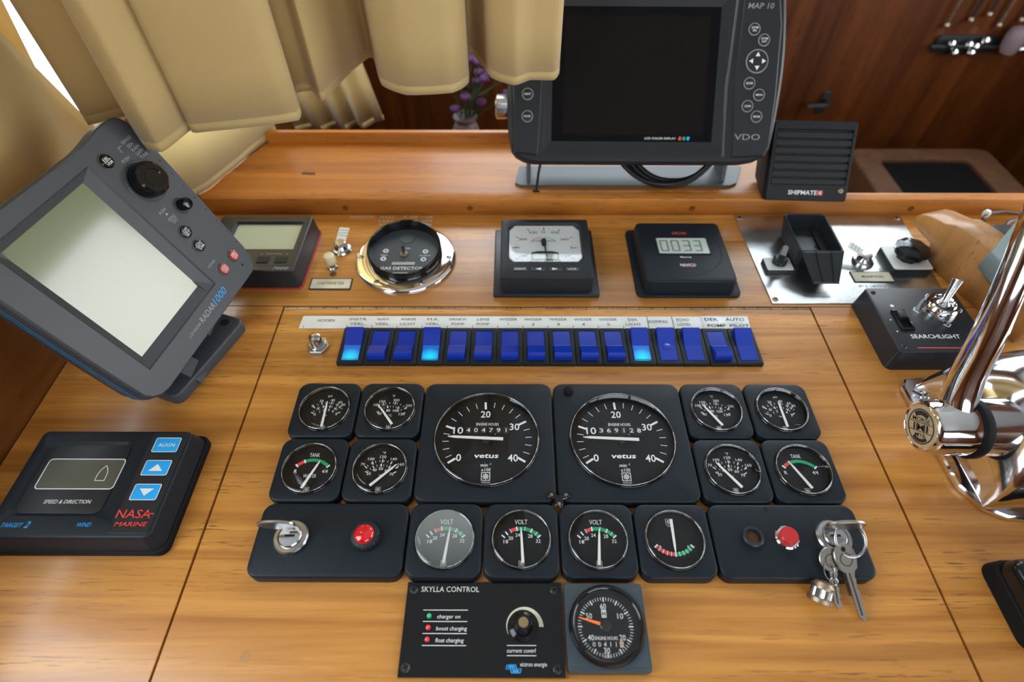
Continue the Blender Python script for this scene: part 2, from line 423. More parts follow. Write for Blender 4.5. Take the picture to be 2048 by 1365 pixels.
def screw(parent, x, y, z, r, m='worn_chrome', cross=False, name='screw', rot=35):
    p = build(MB().lathe([(r, z-.3), (r, z+.15), (r*.75, z+r*.28), (.01, z+r*.36)], 16, cx=x, cy=y), name, m, parent)
    b = MB(); z2 = z+r*.40; a = math.radians(rot)
    for k in ((0, 1) if cross else (0,)):
        aa = a+k*PI/2; dx, dy = math.cos(aa)*r*.72, math.sin(aa)*r*.72
        b.bar((x-dx, y-dy), (x+dx, y+dy), r*.26, z2)
    build(b, 'screw_slot', 'gap_dark', p, smooth=False)
    return p

# ------------------------------------------------------------------ the room
def wall_with_window(name, axis, pos, t, a0, a1, win, m, outward):
    """axis 'x': wall plane at x=pos running along y from a0 to a1; axis 'y': plane at y=pos running along x."""
    w0, w1, z0, z1 = win; mb = MB()
    p0, p1 = sorted((pos, pos+t*outward))
    def bx(u0, u1, v0, v1):
        if axis == 'x': mb.box(p0*1e3, p1*1e3, u0*1e3, u1*1e3, v0*1e3, v1*1e3)
        else: mb.box(u0*1e3, u1*1e3, p0*1e3, p1*1e3, v0*1e3, v1*1e3)
    bx(a0, a1, ZF, z0); bx(a0, a1, z1, ZC); bx(a0, w0, z0, z1); bx(w1, a1, z0, z1)
    return struct(mb, name, m)
def window(n, axis, pos, win, mullions):
    w0, w1, z0, z1 = [q*1e3 for q in win]; p = pos*1e3
    e = D.objects.new('window_%d' % n, None); COL.objects.link(e); e['kind'] = 'structure'
    fr = MB(); t = 22
    def bx(u0, u1, v0, v1, d=14):
        if axis == 'x': fr.box(p-d, p+d, u0, u1, v0, v1)
        else: fr.box(u0, u1, p-d, p+d, v0, v1)
    bx(w0, w1, z0, z0+t); bx(w0, w1, z1-t, z1); bx(w0, w0+t, z0+t, z1-t); bx(w1-t, w1, z0+t, z1-t)
    for k in range(1, mullions):
        c = w0+(w1-w0)*k/mullions; bx(c-t/2, c+t/2, z0+t, z1-t)
    build(fr, 'window_frame', 'window_frame_white', e, smooth=False)
    for k in range(mullions):
        c0 = w0+(w1-w0)*k/mullions+t/2; c1 = w0+(w1-w0)*(k+1)/mullions-t/2; g = MB()
        if axis == 'x': g.box(p-2, p+2, c0, c1, z0+t, z1-t)
        else: g.box(c0, c1, p-2, p+2, z0+t, z1-t)
        build(g, 'pane', 'window_glass', e, smooth=False)
def room():
    T = .04
    struct(MB().box((XL-T)*1e3, (XR+T)*1e3, (YB-T)*1e3, (YF+T)*1e3, ZF*1e3-40, ZF*1e3), 'floor', 'floor_dark')
    struct(MB().box((XL-T)*1e3, (XR+T)*1e3, (YB-T)*1e3, (YF+T)*1e3, ZC*1e3, ZC*1e3+40), 'ceiling', 'ceiling_paint')
    wall_with_window('wall_left', 'x', XL, T, YB, YF, WL, 'side_wood', -1)
    wall_with_window('wall_right', 'x', XR, T, YB, YF, WR, 'dark_wood', 1)
    wall_with_window('wall_back', 'y', YB, T, XL-T, XR+T, WB, 'dark_wood', -1)
    wall_with_window('wall_front', 'y', YF, T, XL-T, XR+T, WF, 'dark_wood', 1)
    window(1, 'x', XL-T/2-.004, WL, 2); window(2, 'x', XR+T/2, WR, 3); window(3, 'y', YB-T/2, WB, 3); window(4, 'y', YF+T/2, WF, 4)
room()

# ------------------------------------------------------------------ helm console
def console():
    e = thing('helm_console', 'varnished orange-brown wooden helm console with hinged instrument lid and raised rear shelf', 'console', (0, 0, ZF))
    oz = -ZF*1e3
    def P(mb, name, m, parent=e, **k):
        mb.v = [(x, y, z+oz) for x, y, z in mb.v]; return build(mb, name, m, parent, **k)
    x0, x1, g, yf = -503.5, 1000, 1.1, -620
    P(MB().box(x0, -297.5-g, yf, 0, -18, 0), 'side_panel', 'panel_wood', smooth=False)
    P(MB().box(297.5+g, x1, yf, 0, -18, 0), 'side_panel', 'panel_wood', smooth=False)
    P(MB().box(-297.5+g, 297.5-g, yf, -4.2, -18, 0), 'lid_panel', 'panel_wood', smooth=False)
    P(MB().box(x0, x1, 1.2, 180, -18, 0), 'rear_panel', 'panel_wood', smooth=False)
    P(MB().box(x0+2, x1-2, yf+10, 178, oz*-1, -19), 'carcass', 'side_wood', smooth=False)
    P(MB().box(-445, 343, 181, 304, oz*-1, -1), 'shelf_support', 'side_wood', smooth=False)
    # raised shelf: front edge rail, sloped-sided top, rear lip
    e2 = thing('instrument_shelf', 'raised varnished wooden shelf with front rail behind the helm instruments', 'shelf', (0, 0, 0)); zc = oz; oz = 0
    P(MB().prism([(-446, 170.2), (-440, 166), (x1, 166), (x1, 181), (-450, 181)], 0.1, 25, b=1.2), 'fascia_rail', 'shelf_wood', e2, ang=50)
    P(MB().prism([(-449, 181), (345, 181), (345, 298), (-393, 298)], .1, 24.6), 'shelf_top', 'shelf_wood', e2, smooth=False)
    P(MB().prism([(-391, 298), (330, 298), (330, 307), (-388, 307)], 0.1, 41, b=1.5), 'shelf_lip', 'shelf_wood', e2, ang=50)
    # wooden plugs and stains
    for x in (-258, -95, 195, 480):
        P(MB().lathe([(4, 166-.2), (4, 165.6), (.01, 165.5)], 16, M=Matrix(((1, 0, 0, x), (0, 0, 1, 0), (0, 1, 0, 11), (0, 0, 0, 1)))), 'wood_plug', 'side_wood', e2)
    P(MB().prism([(-325, 221), (-306, 220), (-307, 225), (-324, 226)], 24.6, 25.0), 'filler_patch', 'cabinet_brown', e2, smooth=False)
    oz = zc
    # hinge along the lid's rear edge
    h = P(MB().box(-297, 297, -4.0, 1.0, -6, -2.4), 'hinge', 'gap_dark', smooth=False)
    n = 40; L = 594/n
    kn = [MB().tube([(-297+L*i+.35, -1.6, -1.7), (-297+L*(i+1)-.35, -1.6, -1.7)], 1.75, 10) for i in range(n)]
    for k in kn: P(k, 'hinge_knuckle', 'old_brass', h)
    P(MB().lathe([(3.6, 0), (3.4, .15), (.01, .2)], 12, cx=-234, cy=-351), 'wood_plug', 'bracket_wood')
    t = MB()
    for s, y, xs in ((('HOOGTE:', 'MAST', '9.00', 'MTR'), 160.5, ((-253, 33), (-214, 20), (-183, 19), (-159, 15))), ((None, 'LAAG', '3.90', 'MTR'), 152.5, (0, (-214, 20), (-183, 19), (-158, 14))), ((None, 'VOOR', '2.90', 'MTR'), 145, (0, (-213, 20), (-182, 19), (-158, 14)))):
        for q, xw in zip(s, xs):
            if q: t.text(q, xw[0], y, 5.2, .35, w=xw[1], shear=.15, al='L', bold=.02)
    P(t, 'height_lettering', 'print_faded', smooth=False)
console()

# ------------------------------------------------------------------ gauges
PT, YR = 62.0, -113.5
def gauge_centre(i, j): return (i*PT*.001, (YR-j*PT)*.001, 0)
PV = (0, -9.0)
def polar(c, a, r): a = math.radians(a); return (c[0]+r*math.sin(a), c[1]+r*math.cos(a))
def gauge_shell(name, label, loc, S, R, glass='gauge_glass', group='engine gauges of the instrument cluster'):
    e = thing(name, label, 'gauge', loc, group=group); N = 128
    zt = 12.0
    L = [lift(rrN(S, S, 9.5, N), 0), lift(rrN(S, S, 9.5, N), zt-2.2)]
    for k in (1, 2, 3):
        a = k*PI/6; i = 2.2*(1-math.cos(a)); L.append(lift(rrN(S-2*i, S-2*i, 9.5-i, N), zt-2.2+2.2*math.sin(a)))
    L += [lift(circ(R-.6, N), zt), lift(circ(R-.8, N), zt-4)]
    build(MB().loft(L, c0=True, c1=False), 'housing', 'black_housing', e, ang=40)
    d = build(MB().lathe([(R-.9, zt-4.2), (.01, zt-4.2)], 64), 'dial_face', 'dial_black', e)
    build(MB().lathe([(R+.7, zt), (R+.7, zt+.8), (R, zt+1.2), (R-.9, zt+.8), (R-1.2, zt-1.5)], 96).__class__() if False else MB().loft([lift(circ(r, 96), z) for r, z in ((R+.8, zt-.1), (R+.7, zt+.7), (R+.2, zt+1.1), (R-.8, zt+.6), (R-1.1, zt-3.8))], c0=False, c1=False), 'bezel_ring', 'gloss_black', e, ang=60)
    gl = [(R-.2, zt+.3), (R-.3, zt+2.2), (R-.9, zt+3.2), (R-2.4, zt+3.7)]
    for k in range(5):
        q = (R-2.4)*(1-(k+1)/5); gl.append((max(q, .01), zt+3.7+(R*.045)*(1-(q/(R-2.4))**2)))
    build(MB().loft([lift(circ(max(r, .01), 96), z) for r, z in gl], c0=False), 'glass', glass, e, ang=70)
    build(MB().loft([lift(circ(R-.75+.42*math.cos(q*PI/4), 96), zt+2.9+.42*math.sin(q*PI/4)) for q in range(9)], c0=False, c1=False), 'glass_edge', 'acrylic_edge', e, ang=80)
    return e, d, zt-4.0
def needle(e, tail, tip, z, w0=2.4, w1=1.7, m='needle_white'):
    a, b = Vector(tail), Vector(tip); d = (b-a).normalized(); n = Vector((-d.y, d.x)); k = b-d*min(6, (b-a).length*.25)
    P = [a-n*w0/2, k-n*w1/2, b-n*.25, b+n*.25, k+n*w1/2, a+n*w0/2]
    o = build(MB().prism([tuple(p) for p in P], z, z+.7), 'needle', m, e, smooth=False); return o
def small_gauge(name, label, i, j, kind, tail, tip, glass='gauge_glass'):
    e, d, z = gauge_shell(name, label, gauge_centre(i, j), 60.8, 24.0, glass)
    w, rd, gr = MB(), MB(), MB()
    if kind == 'volt':
        w.text('VOLT', 0, 16, 4.2, z, w=10.5)
        for a, ww in ((-49, 1.1), (-38, 1.1), (-27, .5), (-10.7, 1.1), (9.1, .5), (25.5, 1.1), (38.8, .5), (49, 1.1)):
            w.tick(PV, a, 17.6, 21.2, ww, z+.05)
        for t, x, y in (('18', -12.6, -.4), ('20', -8.6, 2.4), ('24', -2.8, 5.0), ('28', 7.4, 4.2), ('32', 13.8, .1)): w.text(t, x, y, 3.0, z, w=3.8)
        gr.arc(PV, 17.8, 20.8, -10, 49, z)
        for k in range(3): rd.arc(PV, 17.8, 20.8, -26+k*5.2, -22.4+k*5.2, z, 4)
        rd.arc(PV, 17.8, 20.8, -26, -11, z-.03)
        w.wheel_logo(0, -18, 4.4, z); w.text('VDO', 0, -21.6, 1.0, z, w=4)
    elif kind == 'amp':
        c = (0, 9.0)
        rd.arc(c, 17.8, 20.8, 180, 229, z); gr.arc(c, 17.8, 20.8, 131, 180, z)
        for k in range(-5, 6): w.tick(c, 180+k*9.8, 17.6, 21.2, 1.2 if k in (-5, 0, 5) else .5, z+.05)
        w.text('50', -12.6, -4.6, 3.0, z, w=4); w.text('50', 12.4, -4.7, 3.0, z, w=4); w.wheel_logo(-1.2, 16.4, 5, z); w.text('VDO', -1.2, 12.7, 1.2, z, w=4)
    elif kind in ('water', 'tank'):
        w.text('TANK', 0, 15.4, 4.0, z, w=9)
        rd.arc(PV, 17.8, 20.8, -44, -23, z); gr.arc(PV, 17.8, 20.8, -22, 47, z)
        for a in (-45, -22.5, 47.5): w.tick(PV, a, 17.6, 21.2, 1.3, z+.05)
        w.text('R', -13.6, -.6, 3.6, z); w.text('4/4', 12.4, -.6, 3.6, z, w=5)
        if kind == 'water': w.text('WATER', 0, -5, 3.6, z, w=11.5)
        w.wheel_logo(0, -17.8, 4.4, z)
    else:
        if kind == 'psi':
            fo = (('0', -14.2, 6.0), ('20', -6.8, 11.6), ('40', 4, 12.6), ('60', 11.6, 10.2), ('80', 15.2, 7.4)); fi = (('0', -10, -3.6), ('1', -6, -.4), ('2', -2.4, 1.2), ('3', 2.2, 1.4), ('4', 6.4, -.2), ('5', 10.4, -3.0))
            top = 'psi'; unit = 'bar'
        elif kind == 'f250':
            fo = (('100', -14.6, 7.4), ('150', -9.6, 11.2), ('200', 3.8, 12.8), ('250', 16.6, 6.6)); fi = (('40', -10.4, -2.6), ('80', -2.6, 1.0), ('100', 4.8, .8), ('120', 11.0, -3.0)); top = '°F'; unit = '°C'
        else:
            fo = (('70', -17.2, 6.4), ('100', -10.4, 11.6), ('120', 0, 13.8), ('140', 9.9, 11.6), ('160', 17, 6.4)); fi = (('20', -10.4, -2.6), ('40', -5.7, .9), ('50', -.3, 2.1), ('60', 5.2, .4), ('70', 9.8, -3.2)); top = '°F'; unit = '°C'
        for t, x, y in fo: w.text(t, x, y, 2.8, z, w=None if t == '1' else 1.9*len(t)); w.tick(PV, math.degrees(math.atan2(x-PV[0], y-PV[1])), 17.0, 20.2, .8, z)
        for t, x, y in fi: w.text(t, x, y, 2.8, z, w=None if t == '1' else 1.9*len(t)); w.tick(PV, math.degrees(math.atan2(x-PV[0], y-PV[1])), 13.0, 16.0, .8, z)
        for k in range(-4, 5): w.tick(PV, k*11.5+4, 17.6, 19.6, .4, z); w.tick(PV, k*12-5, 13.6, 15.4, .4, z)
        w.text(top, .5, 17.6, 2.6, z); w.text(unit, 0, -4.6, 2.2, z); w.wheel_logo(0, -17.6, 4.2, z); w.text('VDO', 0, -21, .9, z, w=3.6)
    build(w, 'dial_print', 'print_white', d, smooth=False)
    if rd.v: build(rd, 'red_arc', 'print_red', d, smooth=False)
    if gr.v: build(gr, 'green_arc', 'print_green', d, smooth=False)
    s = 1.4
    needle(e, (tail[0], tail[1]-s), (tip[0], tip[1]-s), z+1.2)
    return e
SG = [
 ('pressure_gauge', 'square black oil pressure gauge marked psi, directly behind the WATER tank gauge', -3.5, .5, 'psi', (-.2, -16.6), (-.5, 11.6)),
 ('temperature_gauge', 'square black 100-250 °F temperature gauge between oil pressure gauge and rev counter reading 4047,91', -2.5, .5, 'f250', (3.4, -13.7), (-12.5, 7.7)),
 ('tank_gauge', 'square black TANK WATER gauge with red and green arc', -3.5, 1.5, 'water', (-4.1, -15.9), (6.7, 10.6)),
 ('temperature_gauge', 'square black 70-160 °F gauge with needle at the high end, beside the WATER tank gauge', -2.5, 1.5, 't70', (-7.3, -13.4), (13.6, 6.9)),
 ('temperature_gauge', 'square black 100-250 °F temperature gauge beside rev counter reading 3691,28', 2.5, .5, 'f250', (3.3, -14.1), (-10.9, 9.2)),
 ('pressure_gauge', 'square black oil pressure gauge marked psi, behind the TANK gauge that lacks the word WATER', 3.5, .5, 'psi', (1.6, -15.5), (1.1, 12.7)),
 ('temperature_gauge', 'square black 100-160 °F gauge with needle at the low end, beside the plain TANK gauge', 2.5, 1.5, 't70', (5.6, -14.1), (-12.0, 10.0)),
 ('tank_gauge', 'square black TANK gauge without the word WATER, needle near the red end', 3.5, 1.5, 'tank', (4.0, -14.8), (-8.4, 10.1)),
 ('volt_gauge', 'square black VOLT gauge with misted cloudy glass beside the red warning lamp plate', -1.5, 2.5, 'volt', (.1, -16.7), (3.4, 11.7)),
 ('volt_gauge', 'clear square black VOLT gauge next to the misted one, above the SKYLLA CONTROL panel', -.5, 2.5, 'volt', (1.2, -16.5), (-.2, 12.2)),
 ('volt_gauge', 'clear square black VOLT gauge next to the ammeter, above the grey engine hours clock', .5, 2.5, 'volt', (-.5, -18), (2.3, 11.1)),
 ('ammeter', 'square black ammeter with red and green arc at the bottom, marked 50 at both ends', 1.5, 2.5, 'amp', (.7, 19.4), (-.2, -8.7)),
]
for k, a in enumerate(SG): small_gauge(*a, glass='misted_glass' if k == 8 else 'gauge_glass')

def tachometer(label, i, digits, tail, tip, plug):
    e, d, z = gauge_shell('rev_counter', label, gauge_centre(i, 1), 122.6, 48.0, group='rev counters')
    w = MB(); O = (0, 0)
    for a in (-124, -69, -3.5, 61, 122): w.tick(O, a, 33.5, 41.5, 2.0, z)
    for a in (-80.5, -92, -104, -116): w.tick(O, a, 35, 41, .6, z)
    for s, q in ((-69, -3.5), (-3.5, 61), (61, 122)):
        for k in range(1, 5): w.tick(O, s+(q-s)*k/5, 35.5, 41.5, .6, z)
    for t, x, y in (('20', -2, 28), ('10', -27, 10.4), ('30', 25.4, 14.4), ('0', -25, -17.6), ('40', 24, -17.8)): w.text(t, x, y, 7.4, z, w=4.6*len(t), bold=.03)
    w.text('ENGINE HOURS', 0, 17, 3.2, z, w=21)
    w.text('vetus', 0, -15.6, 5.0, z, w=22, bold=.055, shear=.12)
    w.text('min', -1.6, -25, 3.6, z, w=6.4); w.text('-1', 3.6, -24, 2.2, z); w.text('x100', 0, -29.6, 3.4, z, w=8.4)
    w.wheel_logo(0, -36.2, 8, z, .6); w.text('VDO', 0, -41.8, 1.6, z, w=8)
    build(w, 'dial_print', 'print_white', d, smooth=False)
    for k, c in enumerate(digits):
        x = -17.6+k*7.04
        wd = build(MB().box(x-2.6, x+2.6, 7.0, 14.2, z-.1, z+.12), 'counter_wheel', 'matte_black', d, smooth=False)
        t = MB().text(c, x, 10.6, 4.6, z+.2, w=1.2 if c == '1' else 3.4, bold=.008)
        if k == 3: t.text(',', x+4, 8.0, 4, z+.2)
        build(t, 'counter_digit', 'print_white', d, smooth=False)
    build(MB().lathe([(4.2, z), (4, z+2.2), (.01, z+2.4)], 24), 'needle_hub', 'matte_black', e)
    needle(e, tail, tip, z+2.6, 3.0, 2.2)
    if plug:
        build(MB().lathe([(5, 11.8), (4.6, 14.5), (3, 15.2), (.01, 15.3)], 20, cx=-46, cy=52), 'rubber_plug', 'rubber_black', e)
    return e
tachometer('large square black rev counter next to the WATER tank gauge side, reading 4047,91 hours', -1, '404791', (15.0, -.3), (-36, 2.2), False)
tachometer('large square black rev counter with a rubber plug on its corner, reading 3691,28 hours', 1, '369128', (15.6, -.6), (-35.4, 1.8), True)
def latch():
    e = thing('cluster_clip', 'small dark three-lobed metal clip where the two rev counters meet', 'clip', (.001, -.2340, .0095))
    P = []
    for k in range(40):
        a = 2*PI*k/40; r = 6.2+3.0*math.cos(3*(a-PI/6)); P.append((r*math.cos(a)*1.15, r*math.sin(a)*.85))
    build(MB().prism(P, 2.2, 4.4, b=.5), 'plate', 'gloss_black', e)
    for a in (30, 150, 270):
        x, y = 6.2*math.cos(math.radians(a))*1.15, 6.2*math.sin(math.radians(a))*.85
        build(MB().lathe([(1.6, 4.2), (1.4, 4.9), (.01, 5.1)], 14, cx=x, cy=y), 'rivet', 'old_brass', e)
latch()

# ------------------------------------------------------------------ lock plates
def lock_barrel(e, x, y, z):
    b = build(MB().lathe([(14, z-.2), (14, z+3.2), (13, z+4.6), (10.2, z+4.8), (9.8, z+3.4), (9.2, z+3.6), (9.2, z+5.4), (8.4, z+6.2), (.01, z+6.2)], 48, cx=x, cy=y), 'lock_barrel', 'worn_chrome', e)
    build(MB().box(x-4, x+4, y-.9, y+.9, z+6.1, z+6.45), 'key_slot', 'gap_dark', b, smooth=False)
def lock_plates():
    z = 12.0
    e = thing('ignition_plate', 'wide black plate with key lock and ribbed red warning lamp', 'control panel', gauge_centre(-3, 2.5))
    build(MB().plate(122.6, 60.8, 9.5, 0, z, 2.2, n=8), 'plate', 'black_housing', e, ang=40)
    lock_barrel(e, -31, .2, z)
    N = 44; L = []
    for r, zz in ((11.4, z-.1), (11.6, z+5.5), (10.4, z+7.5), (8.4, z+8)):
        L.append([((r+(.45 if i % 2 else -.25))*math.cos(2*PI*i/N)+29, (r+(.45 if i % 2 else -.25))*math.sin(2*PI*i/N)+1, zz) for i in range(N)])
    build(MB().loft(L), 'lamp_bezel', 'dark_plastic', e, ang=25)
    build(MB().lathe([(8.1, z+7.9), (7.8, z+9.4), (6, z+10.8), (3, z+11.6), (.01, z+11.8)], 32, cx=29, cy=1), 'lamp_lens', 'red_lens', e, ang=70)
    e2 = thing('ignition_plate', 'wide black plate with red push button, empty lamp hole and key lock', 'control panel', gauge_centre(3, 2.5))
    build(MB().plate(122.6, 60.8, 9.5, 0, z, 2.2, n=8), 'plate', 'black_housing', e2, ang=40)
    lock_barrel(e2, 35, 1.5, z)
    build(MB().loft([lift(circ(r, 32, -30, 1.5), q) for r, q in ((8.6, z-.1), (8.4, z+3.6), (7.6, z+4.2), (6, z+4), (5.8, z+.3))], c0=False, c1=False), 'lamp_socket', 'dark_plastic', e2)
    build(MB().lathe([(5.9, z+.1), (5.6, z+.4), (.01, z+.4)], 24, cx=-30, cy=1.5), 'socket_core', 'cabinet_brown', e2)
    build(MB().lathe([(9.8, z-.1), (9.6, z+1.6), (8.6, z+2.4), (7.4, z+2.4)], 40, cx=-2, cy=1.5), 'button_ring', 'chrome', e2)
    build(MB().lathe([(7.2, z+2.2), (7.2, z+6.4), (6.4, z+7.4), (.01, z+7.6)], 32, cx=-2, cy=1.5), 'button_cap', 'red_plastic', e2)
    build(MB().lathe([(2, z-.1), (1.8, z+.2), (.01, z+.2)], 14, cx=-12, cy=26), 'screw_hole', 'gap_dark', e2)
lock_plates()
def key_mesh(style, L, slim=1.0):
    """bow around the origin, blade towards -y"""
    if style == 'round': bow = circ(9.2, 28)
    elif style == 'oval': bow = [(x*1.5, y*1.1) for x, y in circ(10, 28)]
    else: bow = [(-7, -8), (-9, 0), (-8.4, 5), (-5, 9), (0, 10.5), (5, 9), (8.4, 5), (9, 0), (7, -8), (3, -11), (-3, -11)][::-1]
    mb = MB().prism(bow, -1.1, 1.1, b=.4)
    bl = [(-3.0*slim, -7), (-3.0*slim, -L+4), (-.6, -L)]
    n = 7; right = []
    for k in range(n):
        y = -L+3+(L-15)*k/n; right += [(2.6*slim-(.9 if k % 2 else .1), y), (2.6*slim-(1.6 if k % 3 == 1 else .5), y+(L-15)/n*.6)]
    bl += right+[(3.2*slim, -11), (3.2*slim, -7)]
    mb.prism(bl, -.9, .9)
    gr = MB().box(-1.2*slim, -.2, -L+4, -10, .85, 1.05)
    return mb, gr
def key_thing(name, label, M, style, L, slim=1.0, hole=None):
    e = thing(name, label, 'key', (0, 0, 0), M=M, group='boat keys')
    mb, gr = key_mesh(style, L, slim)
    fixnormals(build(mb, 'key_body', 'key_metal', e, ang=40)); build(gr, 'blade_groove', 'screw_dark', e, smooth=False)
    if hole: build(MB().lathe([(2.0, 1.0), (1.9, 1.2), (.01, 1.2)], 16, cx=hole[0], cy=hole[1]), 'bow_hole', 'gap_dark', e)
    build(MB().ring(4.4, 5.1, 1.05, 1.25, 20, 0, -1), 'bow_emblem', 'screw_dark', e)
def mat_axes(o, x, y):
    x = Vector(x).normalized(); y = Vector(y); y = (y-x*y.dot(x)).normalized(); z = x.cross(y)
    return Matrix(((x.x, y.x, z.x, o[0]), (x.y, y.y, z.y, o[1]), (x.z, y.z, z.z, o[2]), (0, 0, 0, 1)))
def inserted_key(label, o, x, y, M=None):
    e = thing('ignition_key', label, 'key', (0, 0, 0), M=mat_axes(o, x, y), group='boat keys')
    build(MB().prism([(a*15, b*9.5) for a, b in circ(1, 32)], -1.2, 1.2, b=.5), 'key_bow', 'key_metal', e)
    build(MB().prism([(-2.5+6, -16), (3.5+6, -16), (4+6, -6), (-4+6, -6)] if o[0] < 0 else [(-9, -16), (-3, -16), (-2, -6), (-10, -6)], -1.0, 1.0), 'key_blade', 'key_metal', e, smooth=False)
inserted_key('worn key standing in the lock of the red warning lamp plate', (-.2225, -.2665, .0365), (1, 0, .02), (0, -.12, 1))
inserted_key('key standing in the lock beside the red push button', (.2215, -.2655, .0365), (1, 0, -.02), (0, -.10, 1))
def key_bunch():
    r = thing('key_ring', 'steel split ring hanging from the key beside the red push button', 'key ring', (.2260, -.2735, .0270))
    A = Vector((.10, .95, .42)).normalized(); B = Vector((1, -.15, .1)).normalized(); B = (B-A*A.dot(B)).normalized()
    build(MB().tube([tuple(A*(13*math.cos(2*PI*k/36))+B*(11*math.sin(2*PI*k/36))) for k in range(36)], 1.15, 8, closed=True), 'ring', 'worn_chrome', r, ang=60)
    def flat(o, tip, roll=0):
        d = Vector((tip[0]-o[0], tip[1]-o[1], tip[2]-o[2])); y = -d; up = Vector((roll, 0, 1)); x = y.cross(up); L = d.length*1000
        return mat_axes(o, x, y), L
    M, L = flat((.2105, -.2855, .0175), (.2115, -.3185, .0035)); key_thing('hanging_key', 'round-headed key hanging from the split ring', M, 'round', L, hole=(5, 6))
    M, L = flat((.2205, -.2855, .0205), (.2275, -.3265, .0035)); key_thing('hanging_key', 'long square-headed key hanging from the split ring', M, 'angular', L, 1.15, hole=(0, 6.5))
    M, L = flat((.2195, -.2900, .0160), (.2225, -.3090, .0075)); 
    e = thing('hanging_key', 'short slim key hanging behind the square-headed one', 'key', (0, 0, 0), M=M, group='boat keys')
    build(MB().prism([(-2, -L), (-1, -L-1), (1.6, -L+1), (2, 2), (4, 6), (-4, 6), (-2.4, 2)][::-1], -.8, .8), 'key_body', 'key_metal', e, smooth=False)
    f = thing('key_fob', 'brown brass barrel-shaped fob on a small ring', 'key fob', (0, 0, 0), M=mat_axes((.1985, -.3080, .0112), (.83, -.50, .25), (.35, .75, .55)))
    build(MB().lathe([(8.6, -7.5), (9.2, -7), (9.2, -4), (8.2, -3.4)], 28, M=Matrix.Rotation(-PI/2, 4, 'X')), 'fob_base', 'old_brass', f)
    N = 40; L2 = [[((7.6+(.3 if i % 2 else -.2))*math.cos(2*PI*i/N), zz, -(7.6+(.3 if i % 2 else -.2))*math.sin(2*PI*i/N)) for i in range(N)] for zz in (-3.4, 3)]
    fixnormals(build(MB().loft(L2), 'fob_barrel', 'worn_chrome', f, ang=20))
    build(MB().lathe([(8.2, 3), (8.2, 5), (6, 7.5), (2, 8.6), (.01, 8.7)], 28, M=Matrix.Rotation(-PI/2, 4, 'X')), 'fob_cap', 'old_brass', f)
    s = thing('fob_ring', 'thin wire ring linking the brass fob to the keys', 'ring', (.2070, -.2945, .0165))
    build(MB().tube([(6*math.cos(2*PI*k/24)*.7, 6.4*math.sin(2*PI*k/24), 1.6*math.sin(2*PI*k/24)) for k in range(24)], .55, 6, closed=True), 'ring', 'worn_chrome', s, ang=60)
    build(MB().tube([(1+2.6*math.cos(2*PI*k/16), -7+2.6*math.sin(2*PI*k/16), -1+1.2*math.cos(2*PI*k/16)) for k in range(16)], .5, 6, closed=True), 'link', 'worn_chrome', s, ang=60)
key_bunch()

